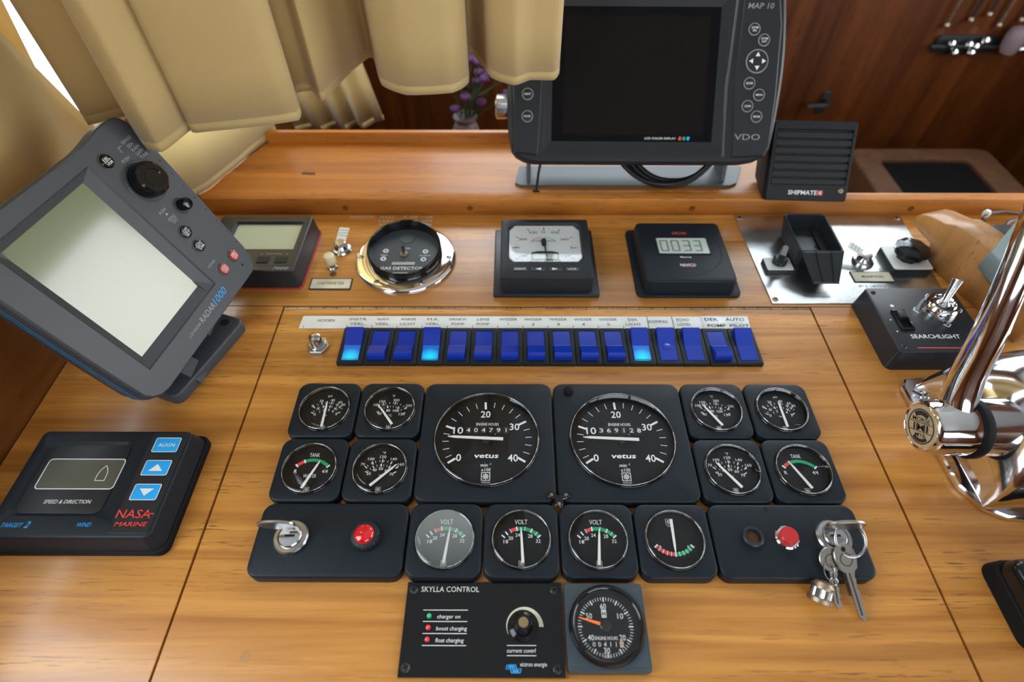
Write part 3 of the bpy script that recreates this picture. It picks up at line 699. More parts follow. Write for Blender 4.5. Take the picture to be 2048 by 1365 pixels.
# ------------------------------------------------------------------ rocker switches and their label strip
SWN = ['INSTR. VERL.', 'NAV. VERL.', 'ANKER LICHT', 'M.K. VERL.', 'DRINKW. POMP', 'LENS POMP', 'WISSER 1', 'WISSER 2', 'WISSER 3', 'WISSER 4', 'WISSER 5', 'DEK LICHT', 'KOMPAS', 'ECHO LOOD', 'DEK POMP', 'AUTO PILOT']
ON = {0, 3, 11, 12, 13, 15}; LIT = {0, 3, 11}
def switches():
    W = 441.5/16; x0 = -221.0; yc = -60.2
    meshes = {}
    for i, n in enumerate(SWN):
        st = 'on' if i in ON else 'off'
        nl = n
        for dg, wd in (('1', 'one'), ('2', 'two'), ('3', 'three'), ('4', 'four'), ('5', 'five')): nl = nl.replace(dg, wd)
        lab = 'blue rocker switch in black frame under the %s label' % nl + (', lit cyan' if i in LIT else '')
        e = thing('rocker_switch', lab, 'switch', ((x0+W*(i+.5))*.001, yc*.001, 0), group='row of blue rocker switches')
        if i == 0:
            build(MB().recess(W-.5, 48.6, .8, 0, 5, .5, 18.6, 40.5, 1, .8, n=3), 'switch_frame', 'black_housing', e)
            meshes['f'] = e.children[0].data
        else:
            f = D.objects.new('switch_frame', meshes['f']); COL.objects.link(f); f.parent = e
        # rocker profile in (y,z), raised half at the front when off
        if st == 'off': pr = [(-19.6, 1.2), (-19.6, 10.6), (-18.4, 12.6), (-16, 13.0), (-3.2, 8.4), (-.4, 5.4), (19.6, 4.6), (19.8, 1.2)]
        else: pr = [(-19.6, 1.2), (-19.6, 5.0), (-19.0, 5.4), (-.8, 5.8), (.2, 6.0), (16.5, 12.2), (18.8, 12.4), (19.8, 11.0), (19.8, 1.2)]
        hw = 8.9; key = st+('k' if i == 12 else '')+('l' if i in LIT else '')
        if key not in meshes:
            mb = MB().loft([[(-hw, y, z) for y, z in pr], [(hw, y, z) for y, z in pr]])
            o = fixnormals(build(mb, 'rocker', 'blue_rocker', e, ang=25)); meshes[key] = o.data
        else:
            o = D.objects.new('rocker', meshes[key]); COL.objects.link(o); o.parent = e
        if i in LIT:
            build(MB().add([(-8.5, -19.0, 5.62), (8.5, -19.0, 5.62), (8.5, -1.2, 6.0), (-8.5, -1.2, 6.0)], [(0, 1, 2, 3)]).box(-8.5, 8.5, -19.65, -19.5, 1.5, 5.2), 'lamp_window', 'blue_rocker_lit', o, smooth=False)
        if i == 12: build(MB().lathe([(4.5, 4.6), (4.2, 6.4), (.01, 6.9)], 20, cx=0, cy=-2.4), 'worn_spot', 'blue_rocker', o)
    e = thing('label_strip', 'long white label strip with black Dutch switch names above the rocker switches', 'label', (0, 0, 0))
    build(MB().prism([(-273, -33.4), (181, -33.4), (181, -15.2), (-272, -15.2)], 0, .9, b=.2), 'strip', 'label_white', e, smooth=False)
    build(MB().prism([(170.2, -33.8), (221, -33.8), (222.5, -15), (170.2, -15)], .9, 1.5, b=.15), 'taped_strip', 'white_plate', e, smooth=False)
    build(MB().prism([(170.4, -24.0), (221.2, -24.6), (222, -17.5), (170.4, -16.6)], 1.5, 1.62), 'grey_smudge', 'brushed_steel', e, smooth=False)
    t = MB(); z = 1.05
    t.text('HOORN', -245, -22, 4.4, z, w=19, bold=.004)
    for i, n in enumerate(SWN[:14]):
        c = x0+W*(i+.5)-2; p = n.split()
        if len(p) == 1: t.text(n, c, -23, 4.4, z, w=21, bold=.002)
        else:
            t.text(p[0], c, -20, 3.8, z, w=min(20, 3.4*len(p[0])), bold=.004); t.text(p[1], c, -27, 3.8, z, w=min(17, 3.5*len(p[1])), bold=.004)
    for i in range(14): t.bar((x0+W*i+.3, -33.2), (x0+W*i+.3, -29.2), .6, z)
    t.bar((-268, -33), (-268, -29.5), .5, z)
    for i in (12, 13): t.bar((x0+W*i+.3, -33.2), (x0+W*i+.3, -15.4), .7, z)
    for s, x, y, w in (('DEK', 181, -20, 15), ('AUTO', 207, -20, 21), ('POMP', 185, -29, 20), ('PILOT', 210, -29, 21)): t.text(s, x, y, 4.2, 1.72, w=w, bold=.03)
    build(t, 'lettering', 'print_black', e, smooth=False)
    h = thing('horn_button', 'chrome push button with hexagonal nut beside the HOORN label', 'button', (-.2450, -.0600, 0))
    build(MB().prism(circ(12, 6), 0, 5, b=.8), 'hex_nut', 'worn_chrome', h, ang=20)
    build(MB().lathe([(9.2, 5), (9.2, 7.2), (8.4, 7.8), (7, 7.8)], 32), 'collar', 'worn_chrome', h)
    build(MB().lathe([(6.4, 7.5), (6.4, 16.5), (5.6, 18.2), (3.5, 19.3), (.01, 19.7)], 32), 'plunger', 'worn_chrome', h)
switches()

# ------------------------------------------------------------------ rear row instruments
def gas_detector():
    e = thing('gas_detector', 'round GAS DETECTOR with chrome flange and deep black cup', 'gas detector', (-.1690, .0790, 0))
    build(MB().loft([lift(circ(r, 72), z) for r, z in ((61, 0), (61, 2.5), (59.5, 4.6), (57, 5.6), (52, 6.2), (46, 6.6), (44, 6.6), (42, 6.0))], c1=False), 'flange', 'chrome', e, ang=50)
    def cup_loop(r, z, sl): return [(r*math.cos(2*PI*q/72), r*math.sin(2*PI*q/72), z+sl*math.sin(2*PI*q/72)) for q in range(72)]
    build(MB().loft([cup_loop(45, 5.5, 0), cup_loop(44.2, 20, 5), cup_loop(43.6, 21, 5), cup_loop(42.2, 21, 5), cup_loop(41.6, 20, 5), cup_loop(41.6, 12, 0)], c0=False, c1=False), 'cup', 'gloss_black', e, ang=50)
    d = build(MB().lathe([(41.7, 12.2), (.01, 12.2)], 64), 'face', 'gas_face', e)
    build(MB().lathe([(9, 12.1), (8.8, 13), (.01, 13.1)], 32, cx=0, cy=24), 'sensor_disc', 'grey_plastic', d)
    t = MB(); z = 12.4
    t.text('GAS DETECTOR', 0, -29, 5.0, z, w=50, bold=.03).text('ON', 3, 6, 2.6, z).text('TEST', -24, -6.5, 2.4, z, w=9).text('ALARM', 24.5, -7, 2.4, z, w=13)
    for k in range(13): t.bar((-12.5+k*2.1, -22.6), (-11+k*2.1, -18.4), .9, z)
    t.bar((-12.5, -22.6), (14.5, -22.6), .5, z); t.bar((-9.5, -37), (8, -37), .8, z)
    build(t, 'lettering', 'print_white', d, smooth=False)
    for x, y in ((-23, 1), (-24, -13), (25, 0), (24, -14)): build(MB().ring(1.7, 3.4, 12.1, 12.9, 20, x, y), 'indicator_ring', 'white_plate', d)
    build(MB().lathe([(5, 12.1), (5, 13.7), (3.4, 14.6), (3.2, 15.6), (.01, 15.7)], 6, cx=0, cy=-5), 'toggle_nut', 'old_brass', d, ang=20)
    build(MB().tube([(0, -5, 15), (-.6, -3.2, 20), (-.8, -2, 23)], [1.4, 1.7, 1.9], 10), 'toggle_lever', 'dark_plastic', d)
    for a in (-3, 57, 118, 183, 238, 298):
        screw(e, 53*math.cos(math.radians(a)), 53*math.sin(math.radians(a)), 6.1, 3.4, 'worn_chrome', False, rot=a*1.7)
gas_detector()
def compass():
    e = thing('compass_display', 'square black electronic COMPASS repeater with white dial and LIGHT and LOCK keys', 'compass', (0, .0720, 0))
    build(MB().plate(122, 116, 3, 0, 5, 1, cy=0), 'base_plate', 'dark_plastic', e)
    b = build(MB().recess(106, 104, 3, 5, 26, 1.4, 84, 66, 8, 22.5, -.5, 9.5, slope=2.2), 'body', 'monitor_grey', e)
    for x, y in ((-53, 52), (53, 52)):
        pass
    oc = [(-43, 33), (-36, 42.5), (35, 42.5), (42, 33), (42, -16), (36, -24), (-37, -24), (-43, -16)]
    d = build(MB().prism(oc[::-1], 22.4, 23.0), 'dial', 'compass_white', e, smooth=False)
    t = MB(); z = 23.12; c = (-1, 2)
    for s, x, y in (('N', -2, 31), ('330', -14.5, 30), ('030', 12.5, 30), ('300', -26.5, 17.5), ('060', 23.5, 17.5), ('W', -33, 2.5), ('E', 31, 2.5), ('240', -26.5, -12), ('120', 23.5, -12), ('210', -14, -20.5), ('150', 12, -20.5), ('S', -1, -20.5)):
        t.text(s, x, y, 4.4, z, w=3.3*len(s) if len(s) > 1 else None, bold=.02)
    t.text('COMPASS', -2, 14.5, 3.6, z, w=27, bold=.004)
    for k in range(12):
        a = k*30; r1 = min(40, 38/max(abs(math.sin(math.radians(a))), abs(math.cos(math.radians(a)))*1.02)); t.tick(c, a, r1-5, r1, .9 if k % 3 else 1.2, z)
        for q in (10, 20): t.tick(c, a+q, 33, 35, .4, z)
    build(t, 'dial_print', 'print_black', d, smooth=False)
    build(MB().arc((-2, 4), 17, 17.7, -60, -5, z), 'red_scale', 'print_red', d, smooth=False)
    build(MB().arc((-2, 4), 17, 17.7, 5, 60, z), 'green_scale', 'print_green', d, smooth=False)
    k = build(MB().loft([lift([(-17, -19.6), (15, -19.6), (15, -7), (8, -4.4), (-10, -4.4), (-17, -7)], 23), lift([(-17, -19.6), (15, -19.6), (15, -7), (8, -4.4), (-10, -4.4), (-17, -7)], 23.6)]), 'lcd_surround', 'dark_plastic', e, smooth=False)
    build(MB().box(-15.5, 13.5, -18.2, -9, 23.6, 23.75), 'lcd', 'lcd_green', k, smooth=False)
    build(MB().prism([(-1.2, 18), (-4.8, 15), (-4.6, 6), (-2.4, 3), (-1.6, 3), (1.4, -24.5), (2.0, -24.5), (.4, 3), (1.2, 6), (1.0, 15)], 24.2, 24.9), 'pointer', 'matte_black', e, smooth=False)
    build(MB().prism(oc[::-1], 25.0, 25.3), 'window', 'gauge_glass', e, smooth=False)
    for s, x in (('LIGHT', -30), (None, -10), (None, 9.5), ('LOCK', 29)):
        kk = build(MB().plate(16, 7.4, 1, 25.8, 26.6, .3, cx=x, cy=-38), 'key_pad', 'dark_plastic', e)
        q = MB()
        if s: q.text(s, x, -38, 3.2, 26.72, w=2.6*len(s), bold=.03)
        elif x < 0: q.poly([(x-3.4, -38), (x+3.4, -40), (x+3.4, -36)], 26.72)
        else: q.poly([(x+3.4, -38), (x-3.4, -36), (x-3.4, -40)], 26.72)
        build(q, 'key_mark', 'print_white', kk, smooth=False)
    g = MB()
    for a, q in (((-53, -34), (-37, -51)), ((53, -34), (37, -51)), ((-53, 38), (-38, 51)), ((53, 38), (38, 51))): g.bar(a, q, .5, 26.06)
    build(g, 'corner_line', 'matte_black', e, smooth=False)
compass()
def depth_display():
    e = thing('depth_display', 'square black digital display showing 0033 metres, round groove on its face', 'display', (.1640, .0730, 0))
    build(MB().plate(120, 118, 8, 0, 3.2, 1), 'base_plate', 'black_housing', e)
    b = build(MB().plate(103, 104, 7, 3.2, 21, 2.2, cx=0, cy=-1, taper=1.5), 'body', 'black_housing', e)
    build(MB().ring(43.2, 44.4, 20.9, 21.12, 64, 0, 1), 'round_groove', 'matte_black', b)
    s = build(MB().recess(64, 32, 2, 20.9, 21.8, .3, 60, 28, 1.5, 21.3, 0, 7, cx=0, cy=7), 'lcd_surround', 'matte_black', e)
    l = build(MB().box(-30, 30, -7, 21, 21.2, 21.4), 'lcd', 'lcd_pale', e, smooth=False)
    t = MB()
    SEG = {'0': 'abcdef', '3': 'abgcd'}
    for i, ch in enumerate('0033'):
        x = -22+i*13.2; y = 7; w = 4; h = 9
        S = {'a': ((x-w, y+h), (x+w, y+h)), 'g': ((x-w, y), (x+w, y)), 'd': ((x-w, y-h), (x+w, y-h)), 'f': ((x-w, y+h), (x-w, y)), 'b': ((x+w, y+h), (x+w, y)), 'e': ((x-w, y), (x-w, y-h)), 'c': ((x+w, y), (x+w, y-h))}
        for q in SEG[ch]: t.bar(*S[q], 2.0, 21.52)
    build(t, 'lcd_digits', 'lcd_segment', l, smooth=False)
    build(MB().text('DR100', 0, 30.5, 5, 21.15, w=17, bold=.02), 'model_lettering', 'print_red', b, smooth=False)
    build(MB().text('Metres', 0, -12.5, 3.4, 21.15, w=13), 'unit_lettering', 'print_white', b, smooth=False)
    build(MB().text('NAVICO', 0, -26, 4.6, 21.15, w=18, bold=.03), 'brand_lettering', 'print_white', b, smooth=False)
    build(MB().bar((-7, -28.8), (7, -28.8), .9, 21.18), 'brand_underline', 'print_red', b, smooth=False)
depth_display()
def pilot_display():
    e = thing('autopilot_display', 'black 7000 display with blank green-grey screen and red base line, half behind the radar', 'display', (-.3440, .0800, 0))
    build(MB().plate(122, 106, 7, 0, 2, .4), 'base_trim', 'trim_red', e)
    build(MB().recess(113, 99, 3, 2, 26, 1.5, 79, 47, 1.5, 22.5, 6, 13, slope=2, taper=3), 'body', 'dark_plastic', e)
    build(MB().box(-33, 45.4, -10.4, 36.4, 22.0, 22.7), 'screen', 'lcd_green', e, smooth=False)
    for x in (-38, -10, 17, 38): build(MB().plate(14, 11, 1, 25.9, 27, .5, cx=x, cy=-31), 'key_pad', 'black_housing', e)
    g = MB().bar((-54, -40.5), (54, -40.5), .9, 26.1); build(g, 'groove', 'matte_black', e, smooth=False)
    build(MB().text('7000', 41, -45, 4.6, 26.1, w=18, shear=.3, bold=.04).text('RESPONSE', 27, -20.5, 2.6, 26.1, w=18, bold=.01).poly([(13, -20), (14.5, -21.6), (11.5, -21.6)], 26.1).poly([(42, -20), (43.5, -21.6), (40.5, -21.6)], 26.1), 'lettering', 'print_dim', e, smooth=False)
pilot_display()
def tag_switch(name, label, loc, rz, lever):
    e = thing(name, label, 'switch', loc, rz=rz)
    build(MB().lathe([(12.5, 0), (12.5, 1.2), (11, 3.4), (8.5, 4.4), (6, 8), (5.4, 10)], 36), 'boss', 'worn_chrome', e)
    tg = build(MB().prism([(-6, -2), (6, -2), (6.4, 26), (-6.4, 26)], 10, 11, b=.2, M=Matrix.Rotation(math.radians(14), 4, 'X')), 'tag_plate', 'white_plate', e, ang=20)
    q = MB()
    for k in range(4):
        for j in range(3): q.bar((-4.4+k*3, 14+j*4), (-2.4+k*3, 14+j*4), 1.3, 11.1, M=Matrix.Rotation(math.radians(14), 4, 'X'))
    build(q, 'tag_print', 'print_dim', tg, smooth=False)
    build(MB().lathe([(6.8, 9.8), (6.8, 12), (5.6, 13), (.01, 13.4)], 28), 'cap', 'worn_chrome', e)
    return e
def small_rear_items():
    e = tag_switch('rotary_switch', 'chrome rotary switch with a small white printed tag beside the gas detector', (-.2510, .0960, 0), -.12, 0)
    b = thing('push_knob', 'cream knob on a chrome stem above the DIEPTEMETER label', 'knob', (-.2560, .0640, 0))
    build(MB().lathe([(6.5, 0), (6.5, 1.5), (5.4, 3), (4.6, 3), (4.6, 8)], 28), 'stem', 'worn_chrome', b)
    build(MB().lathe([(6, 8), (6.6, 9), (6.8, 17), (6.2, 19.5), (4.6, 20.4), (.01, 20.6)], 28), 'knob_cap', 'cream_knob', b)
    h = tag(build(MB().lathe([(4, 0), (3.9, .3), (2.6, .35), (.01, .2)], 20), 'plug_hole', 'cabinet_brown'), 'small dark plugged screw hole behind the DIEPTEMETER label', 'hole'); h.location = (-.2530, .0525, 0)
    l = thing('name_label', 'small cream DIEPTEMETER label with black border', 'label', (-.2520, .0355, 0))
    build(MB().plate(49, 18.5, 1.2, 0, 1, .2), 'border', 'print_black', l); f = build(MB().plate(46, 15.6, .6, 1, 1.2, .1), 'face', 'label_cream', l)
    build(MB().text('DIEPTEMETER', 0, .5, 4.2, 1.3, w=31, bold=.004), 'lettering', 'print_black', l, smooth=False)
small_rear_items()

# ------------------------------------------------------------------ steel plate with radio cradle and knobs
def steel_plate():
    e = thing('steel_plate', 'brushed stainless steel mounting plate screwed to the console', 'plate', (0, 0, 0))
    build(MB().prism([(256, 5), (458, 5), (470, 163.5), (252, 163.5)], 0, 1.4, b=.3), 'plate', 'brushed_steel', e, smooth=False)
    for x, y in ((261, 11), (258, 158), (463, 158)): screw(e, x, y, 1.5, 3.6, 'old_brass', True)
    build(MB().text('P1.4035', 384, 32.5, 4.2, 1.5, w=38, bold=.0), 'stamped_number', 'print_dim', e, smooth=False)
    l = thing('name_label', 'small cream MARIFOON label with black border on the steel plate', 'label', (.3860, .0475, .0014))
    build(MB().plate(48, 18, 1, 0, .8, .2), 'border', 'print_black', l); build(MB().plate(45.4, 15.4, .6, .8, 1, .1), 'face', 'label_cream', l)
    build(MB().text('MARIFOON', 0, 0, 4, 1.1, w=25, bold=.03), 'lettering', 'print_black', l, smooth=False)
    tag_switch('rotary_switch', 'chrome rotary switch with white tag beside the black radio handset cradle', (.3850, .0740, .0014), .95, 0)
    k = thing('selector_switch', 'small black pointer knob on a square white plate', 'switch', (.2790, .0650, .0014))
    build(MB().plate(32, 22, 1.5, 0, 4.5, .3), 'base', 'dark_plastic', k); build(MB().plate(31, 21, 1.5, 4.5, 5.4, .3), 'white_plate', 'white_plate', k)
    build(MB().lathe([(5, 5.4), (5, 8)], 20), 'shaft', 'worn_chrome', k)
    build(MB().lathe([(8.5, 7.5), (8.2, 13), (6.5, 15), (.01, 15.2)], 24).prism([(-3.4, -9), (3.4, -9), (3.8, 10), (0, 12.5), (-3.8, 10)], 13, 25, b=.8, M=Matrix.Rotation(-.5, 4, 'Z')), 'pointer_knob', 'dark_plastic', k)
    n = thing('selector_switch', 'big round black knob on a square white plate beside the wooden bracket', 'switch', (.4340, .0730, .0014))
    build(MB().plate(47, 42, 3, 0, 7.5, .4), 'base', 'dark_plastic', n); build(MB().plate(46, 41, 3, 7.5, 8.6, .4), 'white_plate', 'white_plate', n)
    N = 48; L = []
    for r, zz in ((12, 8.6), (12, 14), (18, 16), (19, 19), (18.6, 23), (16, 25), (8, 26)):
        L.append([((r*(1+.035*math.cos(8*2*PI*i/N)))*math.cos(2*PI*i/N), (r*(1+.035*math.cos(8*2*PI*i/N)))*math.sin(2*PI*i/N), zz) for i in range(N)])
    build(MB().loft(L), 'knob_cap', 'gloss_black', n, ang=40)
    build(MB().box(-1, 1, 6, 16, 25.2, 25.6), 'pointer_line', 'print_white', n, smooth=False)
    c = thing('handset_cradle', 'empty black plastic radio handset cradle with sloping front lip on the steel plate', 'cradle', (.3210, .0950, .0014))
    M = Matrix.Rotation(math.radians(-1), 4, 'Z')
    def ring2(w, h, r, cx, cy, z): return lift(rr(w, h, r, 5, cx, cy), z)
    build(MB().loft([ring2(40, 60, 5, 0, 0, 0), ring2(44, 64, 6, 0, 0, 6), ring2(52, 72, 7, 0, 0, 27.5), ring2(50, 70, 6, 0, 0, 29), ring2(47, 67, 5, 0, 0, 28.2), ring2(43, 63, 4, 0, 0, 10)], M=M), 'tray', 'dark_plastic', c)
    build(MB().loft([[(-25, -35, 27), (25, -35, 27), (25.5, -33, 28.8), (-25.5, -33, 28.8)], [(-14, -69, 10), (15, -69, 10), (15, -67.5, 12), (-14, -67.5, 12)]], M=M), 'front_lip', 'dark_plastic', c, smooth=False)
    for xa, xb in ((-9, -5.5), (9, 7)):
        build(MB().loft([[(xa, -34, 28.6), (xa+1, -34, 28.6), (xb+1, -68, 11.7), (xb, -68, 11.7)], [(xa, -34, 29.4), (xa+1, -34, 29.4), (xb+1, -68, 12.6), (xb, -68, 12.6)]]), 'lip_rib', 'black_housing', c, smooth=False)
    for x, y in ((8, 16), (10, -6)): build(MB().lathe([(3, 9.9), (2.8, 10.2), (.01, 10.2)], 16, cx=x, cy=y), 'screw_hole', 'gap_dark', c)
    build(MB().box(12, 13.4, -28, 26, 10, 13), 'tray_rib', 'black_housing', c, smooth=False)
steel_plate()
def searchlight():
    e = thing('searchlight_control', 'black SEARCHLIGHT control box with chrome joystick and slide switch', 'control box', (.3960, -.0400, 0))
    build(MB().plate(96, 90, 4, 0, 26, 1.2, taper=3), 'box', 'dark_plastic', e)
    for x, y in ((-41, 38), (-41, -38), (41, 38), (41, -38)): screw(e, x, y, 26, 2.8, 'screw_dark', True)
    s = build(MB().recess(14, 28, 1, 25.9, 28.2, .5, 9, 21, .6, 26.4, -27, -3, cx=-27, cy=-3), 'slide_switch', 'gloss_black', e)
    build(MB().plate(8.4, 9, .6, 26.4, 31, .5, cx=-27, cy=2.5), 'slider', 'dark_plastic', s)
    j = (17, 12)
    build(MB().lathe([(18, 26), (18, 27.5), (16, 36), (14.5, 38), (12, 38), (11, 35), (9, 35)], 48, cx=j[0], cy=j[1]), 'joystick_collar', 'chrome', e)
    build(MB().lathe([(9.2, 34.9), (9, 35.3), (.01, 35.3)], 28, cx=j[0], cy=j[1]), 'collar_well', 'matte_black', e)
    build(MB().lathe([(7, 35), (6.4, 38), (4, 40.5), (.01, 41.2)], 28, cx=j[0], cy=j[1]), 'joystick_ball', 'chrome', e)
    build(MB().tube([(j[0], j[1], 39), (j[0]+3, j[1]+5, 48), (j[0]+6.5, j[1]+11, 60), (j[0]+6.6, j[1]+11.3, 60.6)], [3.2, 3.8, 5.2, 4.6], 16), 'joystick_lever', 'chrome', e)
    t = MB(); z = 26.12
    t.text('SEARCHLIGHT', -3, -24.5, 5.4, z, w=50, bold=.02)
    for a in (0, 90, 180, 270):
        c = (j[0]+24*math.cos(math.radians(a)), j[1]+22*math.sin(math.radians(a))); dx, dy = math.cos(math.radians(a)), math.sin(math.radians(a))
        for s_ in (-1, 1): t.bar((c[0]+dx*2, c[1]+dy*2), (c[0]-dx*2+s_*dy*4, c[1]-dy*2-s_*dx*4), 1, z)
    t.poly(circ(2, 12, -29, 18), z); t.poly(circ(.9, 8, -39, -2), z); t.poly(circ(.9, 8, -39, -18), z)
    build(t, 'lettering', 'print_white', e, smooth=False)
    build(MB().text('12V 24V', 30, -34.5, 2.4, z, w=14), 'small_print', 'print_dim', e, smooth=False)
    build(MB().bar((-28, -39.6), (42, -39.6), 1.2, z), 'red_line', 'print_red', e, smooth=False)
searchlight()

# ------------------------------------------------------------------ wind instrument, charger panel, hour clock
def wind_instrument():
    e = thing('wind_instrument', 'black wind speed and direction display with blue ALIGN and arrow keys', 'display', (-.3920, -.2250, 0))
    build(MB().plate(146, 108, 8, 0, 7, 1.2), 'gasket', 'rubber_black', e)
    build(MB().recess(134, 97, 6, 7, 25, 2.2, 72, 63, 7, 23, -18, 3.5, slope=2.5, taper=4), 'body', 'black_housing', e)
    sp = build(MB().plate(71.5, 62.5, 7, 22.5, 23.4, .2, cx=-18, cy=3.5), 'display_panel', 'dark_plastic', e)
    build(MB().plate(66, 27.6, 3, 23.3, 23.6, .1, cx=-14.5, cy=7.2), 'lcd', 'lcd_dark', sp)
    t = MB(); z = 23.75
    t.frame2d(-48, 19, -7, 21.4, .9, z, 3.5)
    t.text('SPEED & DIRECTION', -13.5, -17.6, 3.4, z-.2, w=39, shear=.15, bold=.02)
    B = [(0, 1), (0, 7), (1.2, 11), (4, 15), (6.8, 11), (8, 7), (8, 1)]
    for k in range(len(B)): t.bar(B[k], B[(k+1) % len(B)], .6, z)
    build(t, 'display_print', 'print_white', sp, smooth=False)
    k = build(MB().recess(31.5, 91, 2, 24.8, 25.35, .2, 30, 89.6, 1.6, 25.05, 48.5, 1, cx=48.5, cy=1), 'key_strip', 'dark_plastic', e)
    for y, s in ((34, 'ALIGN'), (12, 'u'), (-10, 'd')):
        kp = build(MB().plate(21.6, 13.6, 1.4, 25, 25.7, .3, cx=49, cy=y), 'key_pad', 'key_blue', e)
        q = MB().frame2d(49-11.2, 49+11.2, y-7.2, y+7.2, .6, 25.75, 1.6)
        if s == 'ALIGN': q.text(s, 49, y, 3.4, 25.8, w=14.5)
        elif s == 'u': q.poly([(49-6, y-3), (49+6, y-3), (49, y+3.4)], 25.8)
        else: q.poly([(49-6, y+3), (49, y-3.4), (49+6, y+3)], 25.8)
        build(q, 'key_mark', 'print_white', kp, smooth=False)
    build(MB().text('NASA', 47.5, -28.5, 7.4, 25.5, w=28, bold=.02).bar((58, -28.5), (63.5, -28.5), 1, 25.5).text('MARINE', 48.5, -37, 3.6, 25.5, w=26, bold=.04, shear=.15), 'brand_lettering', 'print_red', e, smooth=False)
    build(MB().text('TARGET', -46.5, -38, 3.6, 25.15, w=17, shear=.3, bold=.01).text('2', -34.5, -37.6, 5.4, 25.15, shear=.3, bold=.04).text('WIND', 11, -37.5, 3.6, 25.15, w=11, shear=.3, bold=.01), 'model_lettering', 'print_blue', e, smooth=False)
wind_instrument()
def charger_panel():
    e = thing('charger_panel', 'flat black SKYLLA CONTROL battery charger panel with three indicator lights', 'control panel', (-.0600, -.3320, 0))
    build(MB().prism([(-60, -32.5), (60, -32.5), (60, 32.5), (-60, 32.5)], 0, 4, b=.3), 'panel', 'gloss_black', e, smooth=False)
    for x, y in ((-55, 27), (54.5, 27), (-55, -26.5), (54.5, -27)): screw(e, x, y, 4, 3.4, 'screw_dark', True, rot=20)
    t = MB(); z = 4.12
    build(MB().text('SKYLLA CONTROL', -26.5, 27.2, 4.2, z, w=45, bold=.0), 'title_lettering', 'print_white', e, smooth=False)
    for s, x0, x1, y, nm in (('charger on', -35, -17.5, 7.6, 'indicator_lettering'), ('boost charging', -35, -12, -.6, 'indicator_lettering'), ('float charging', -35, -14, -8.6, 'indicator_lettering'), ('current contrl', 18, 39, -15.2, 'knob_lettering'), ('victron energie', 27.5, 47, -24, 'brand_lettering')):
        build(MB().text(s, (x0+x1)/2, y, 2.9, z, w=x1-x0, bold=.004, shear=.1), nm, 'print_white', e, smooth=False)
    for y, x0, x1 in ((12, -46, -12), (4, -45.5, -12), (-4.2, -45, -12), (-12.2, -44.5, -12), (-12, 18, 39.5), (-18.6, 18, 39.5)): build(MB().bar((x0, y), (x1, y), .5, z), 'rule_line', 'print_white', e, smooth=False)
    K = (30, .5); A = MB()
    n = 24
    I = []; O = []
    for i in range(n+1):
        a = math.radians(-115+ (205)*i/n); wd = .2+3.2*(i/n); I.append((K[0]+12*math.sin(a), K[1]+12*math.cos(a), z)); O.append((K[0]+(12+wd)*math.sin(a), K[1]+(12+wd)*math.cos(a), z))
    A.loft([O, I], c0=False, c1=False, closed=False)
    build(A, 'dial_scale', 'print_cream', e, smooth=False)
    for y, m in ((7.8, 'green_led'), (-.2, 'red_led'), (-8.2, 'red_led')):
        build(MB().lathe([(1.9, 4), (1.9, 5.2), (1.4, 6.4), (.01, 6.9)], 18, cx=-41, cy=y), 'indicator_light', m, e)
    k = build(MB().lathe([(10.5, 4), (10.3, 5), (7.2, 6.2), (6.8, 7), (6, 17), (5.4, 18), (4, 18)], 40, cx=K[0], cy=K[1]), 'control_knob', 'gloss_black', e)
    build(MB().lathe([(3.9, 17.5), (3.6, 18.4), (.01, 18.6)], 20, cx=K[0], cy=K[1]), 'knob_insert', 'brass', k)
    L = MB()
    for j in range(4): L.tube([(17.5+j*1.5, -27.5, z), (18+j*1.5, -24.8, z), (19.8+j*1.5, -24.4, z), (20.6+j*1.5, -27, z), (21.4+j*1.5, -29.6, z), (23+j*1.5, -29.6, z), (23.8+j*1.5, -26.6, z)], .4, 6)
    build(L, 'wave_emblem', 'print_blue', e)
charger_panel()
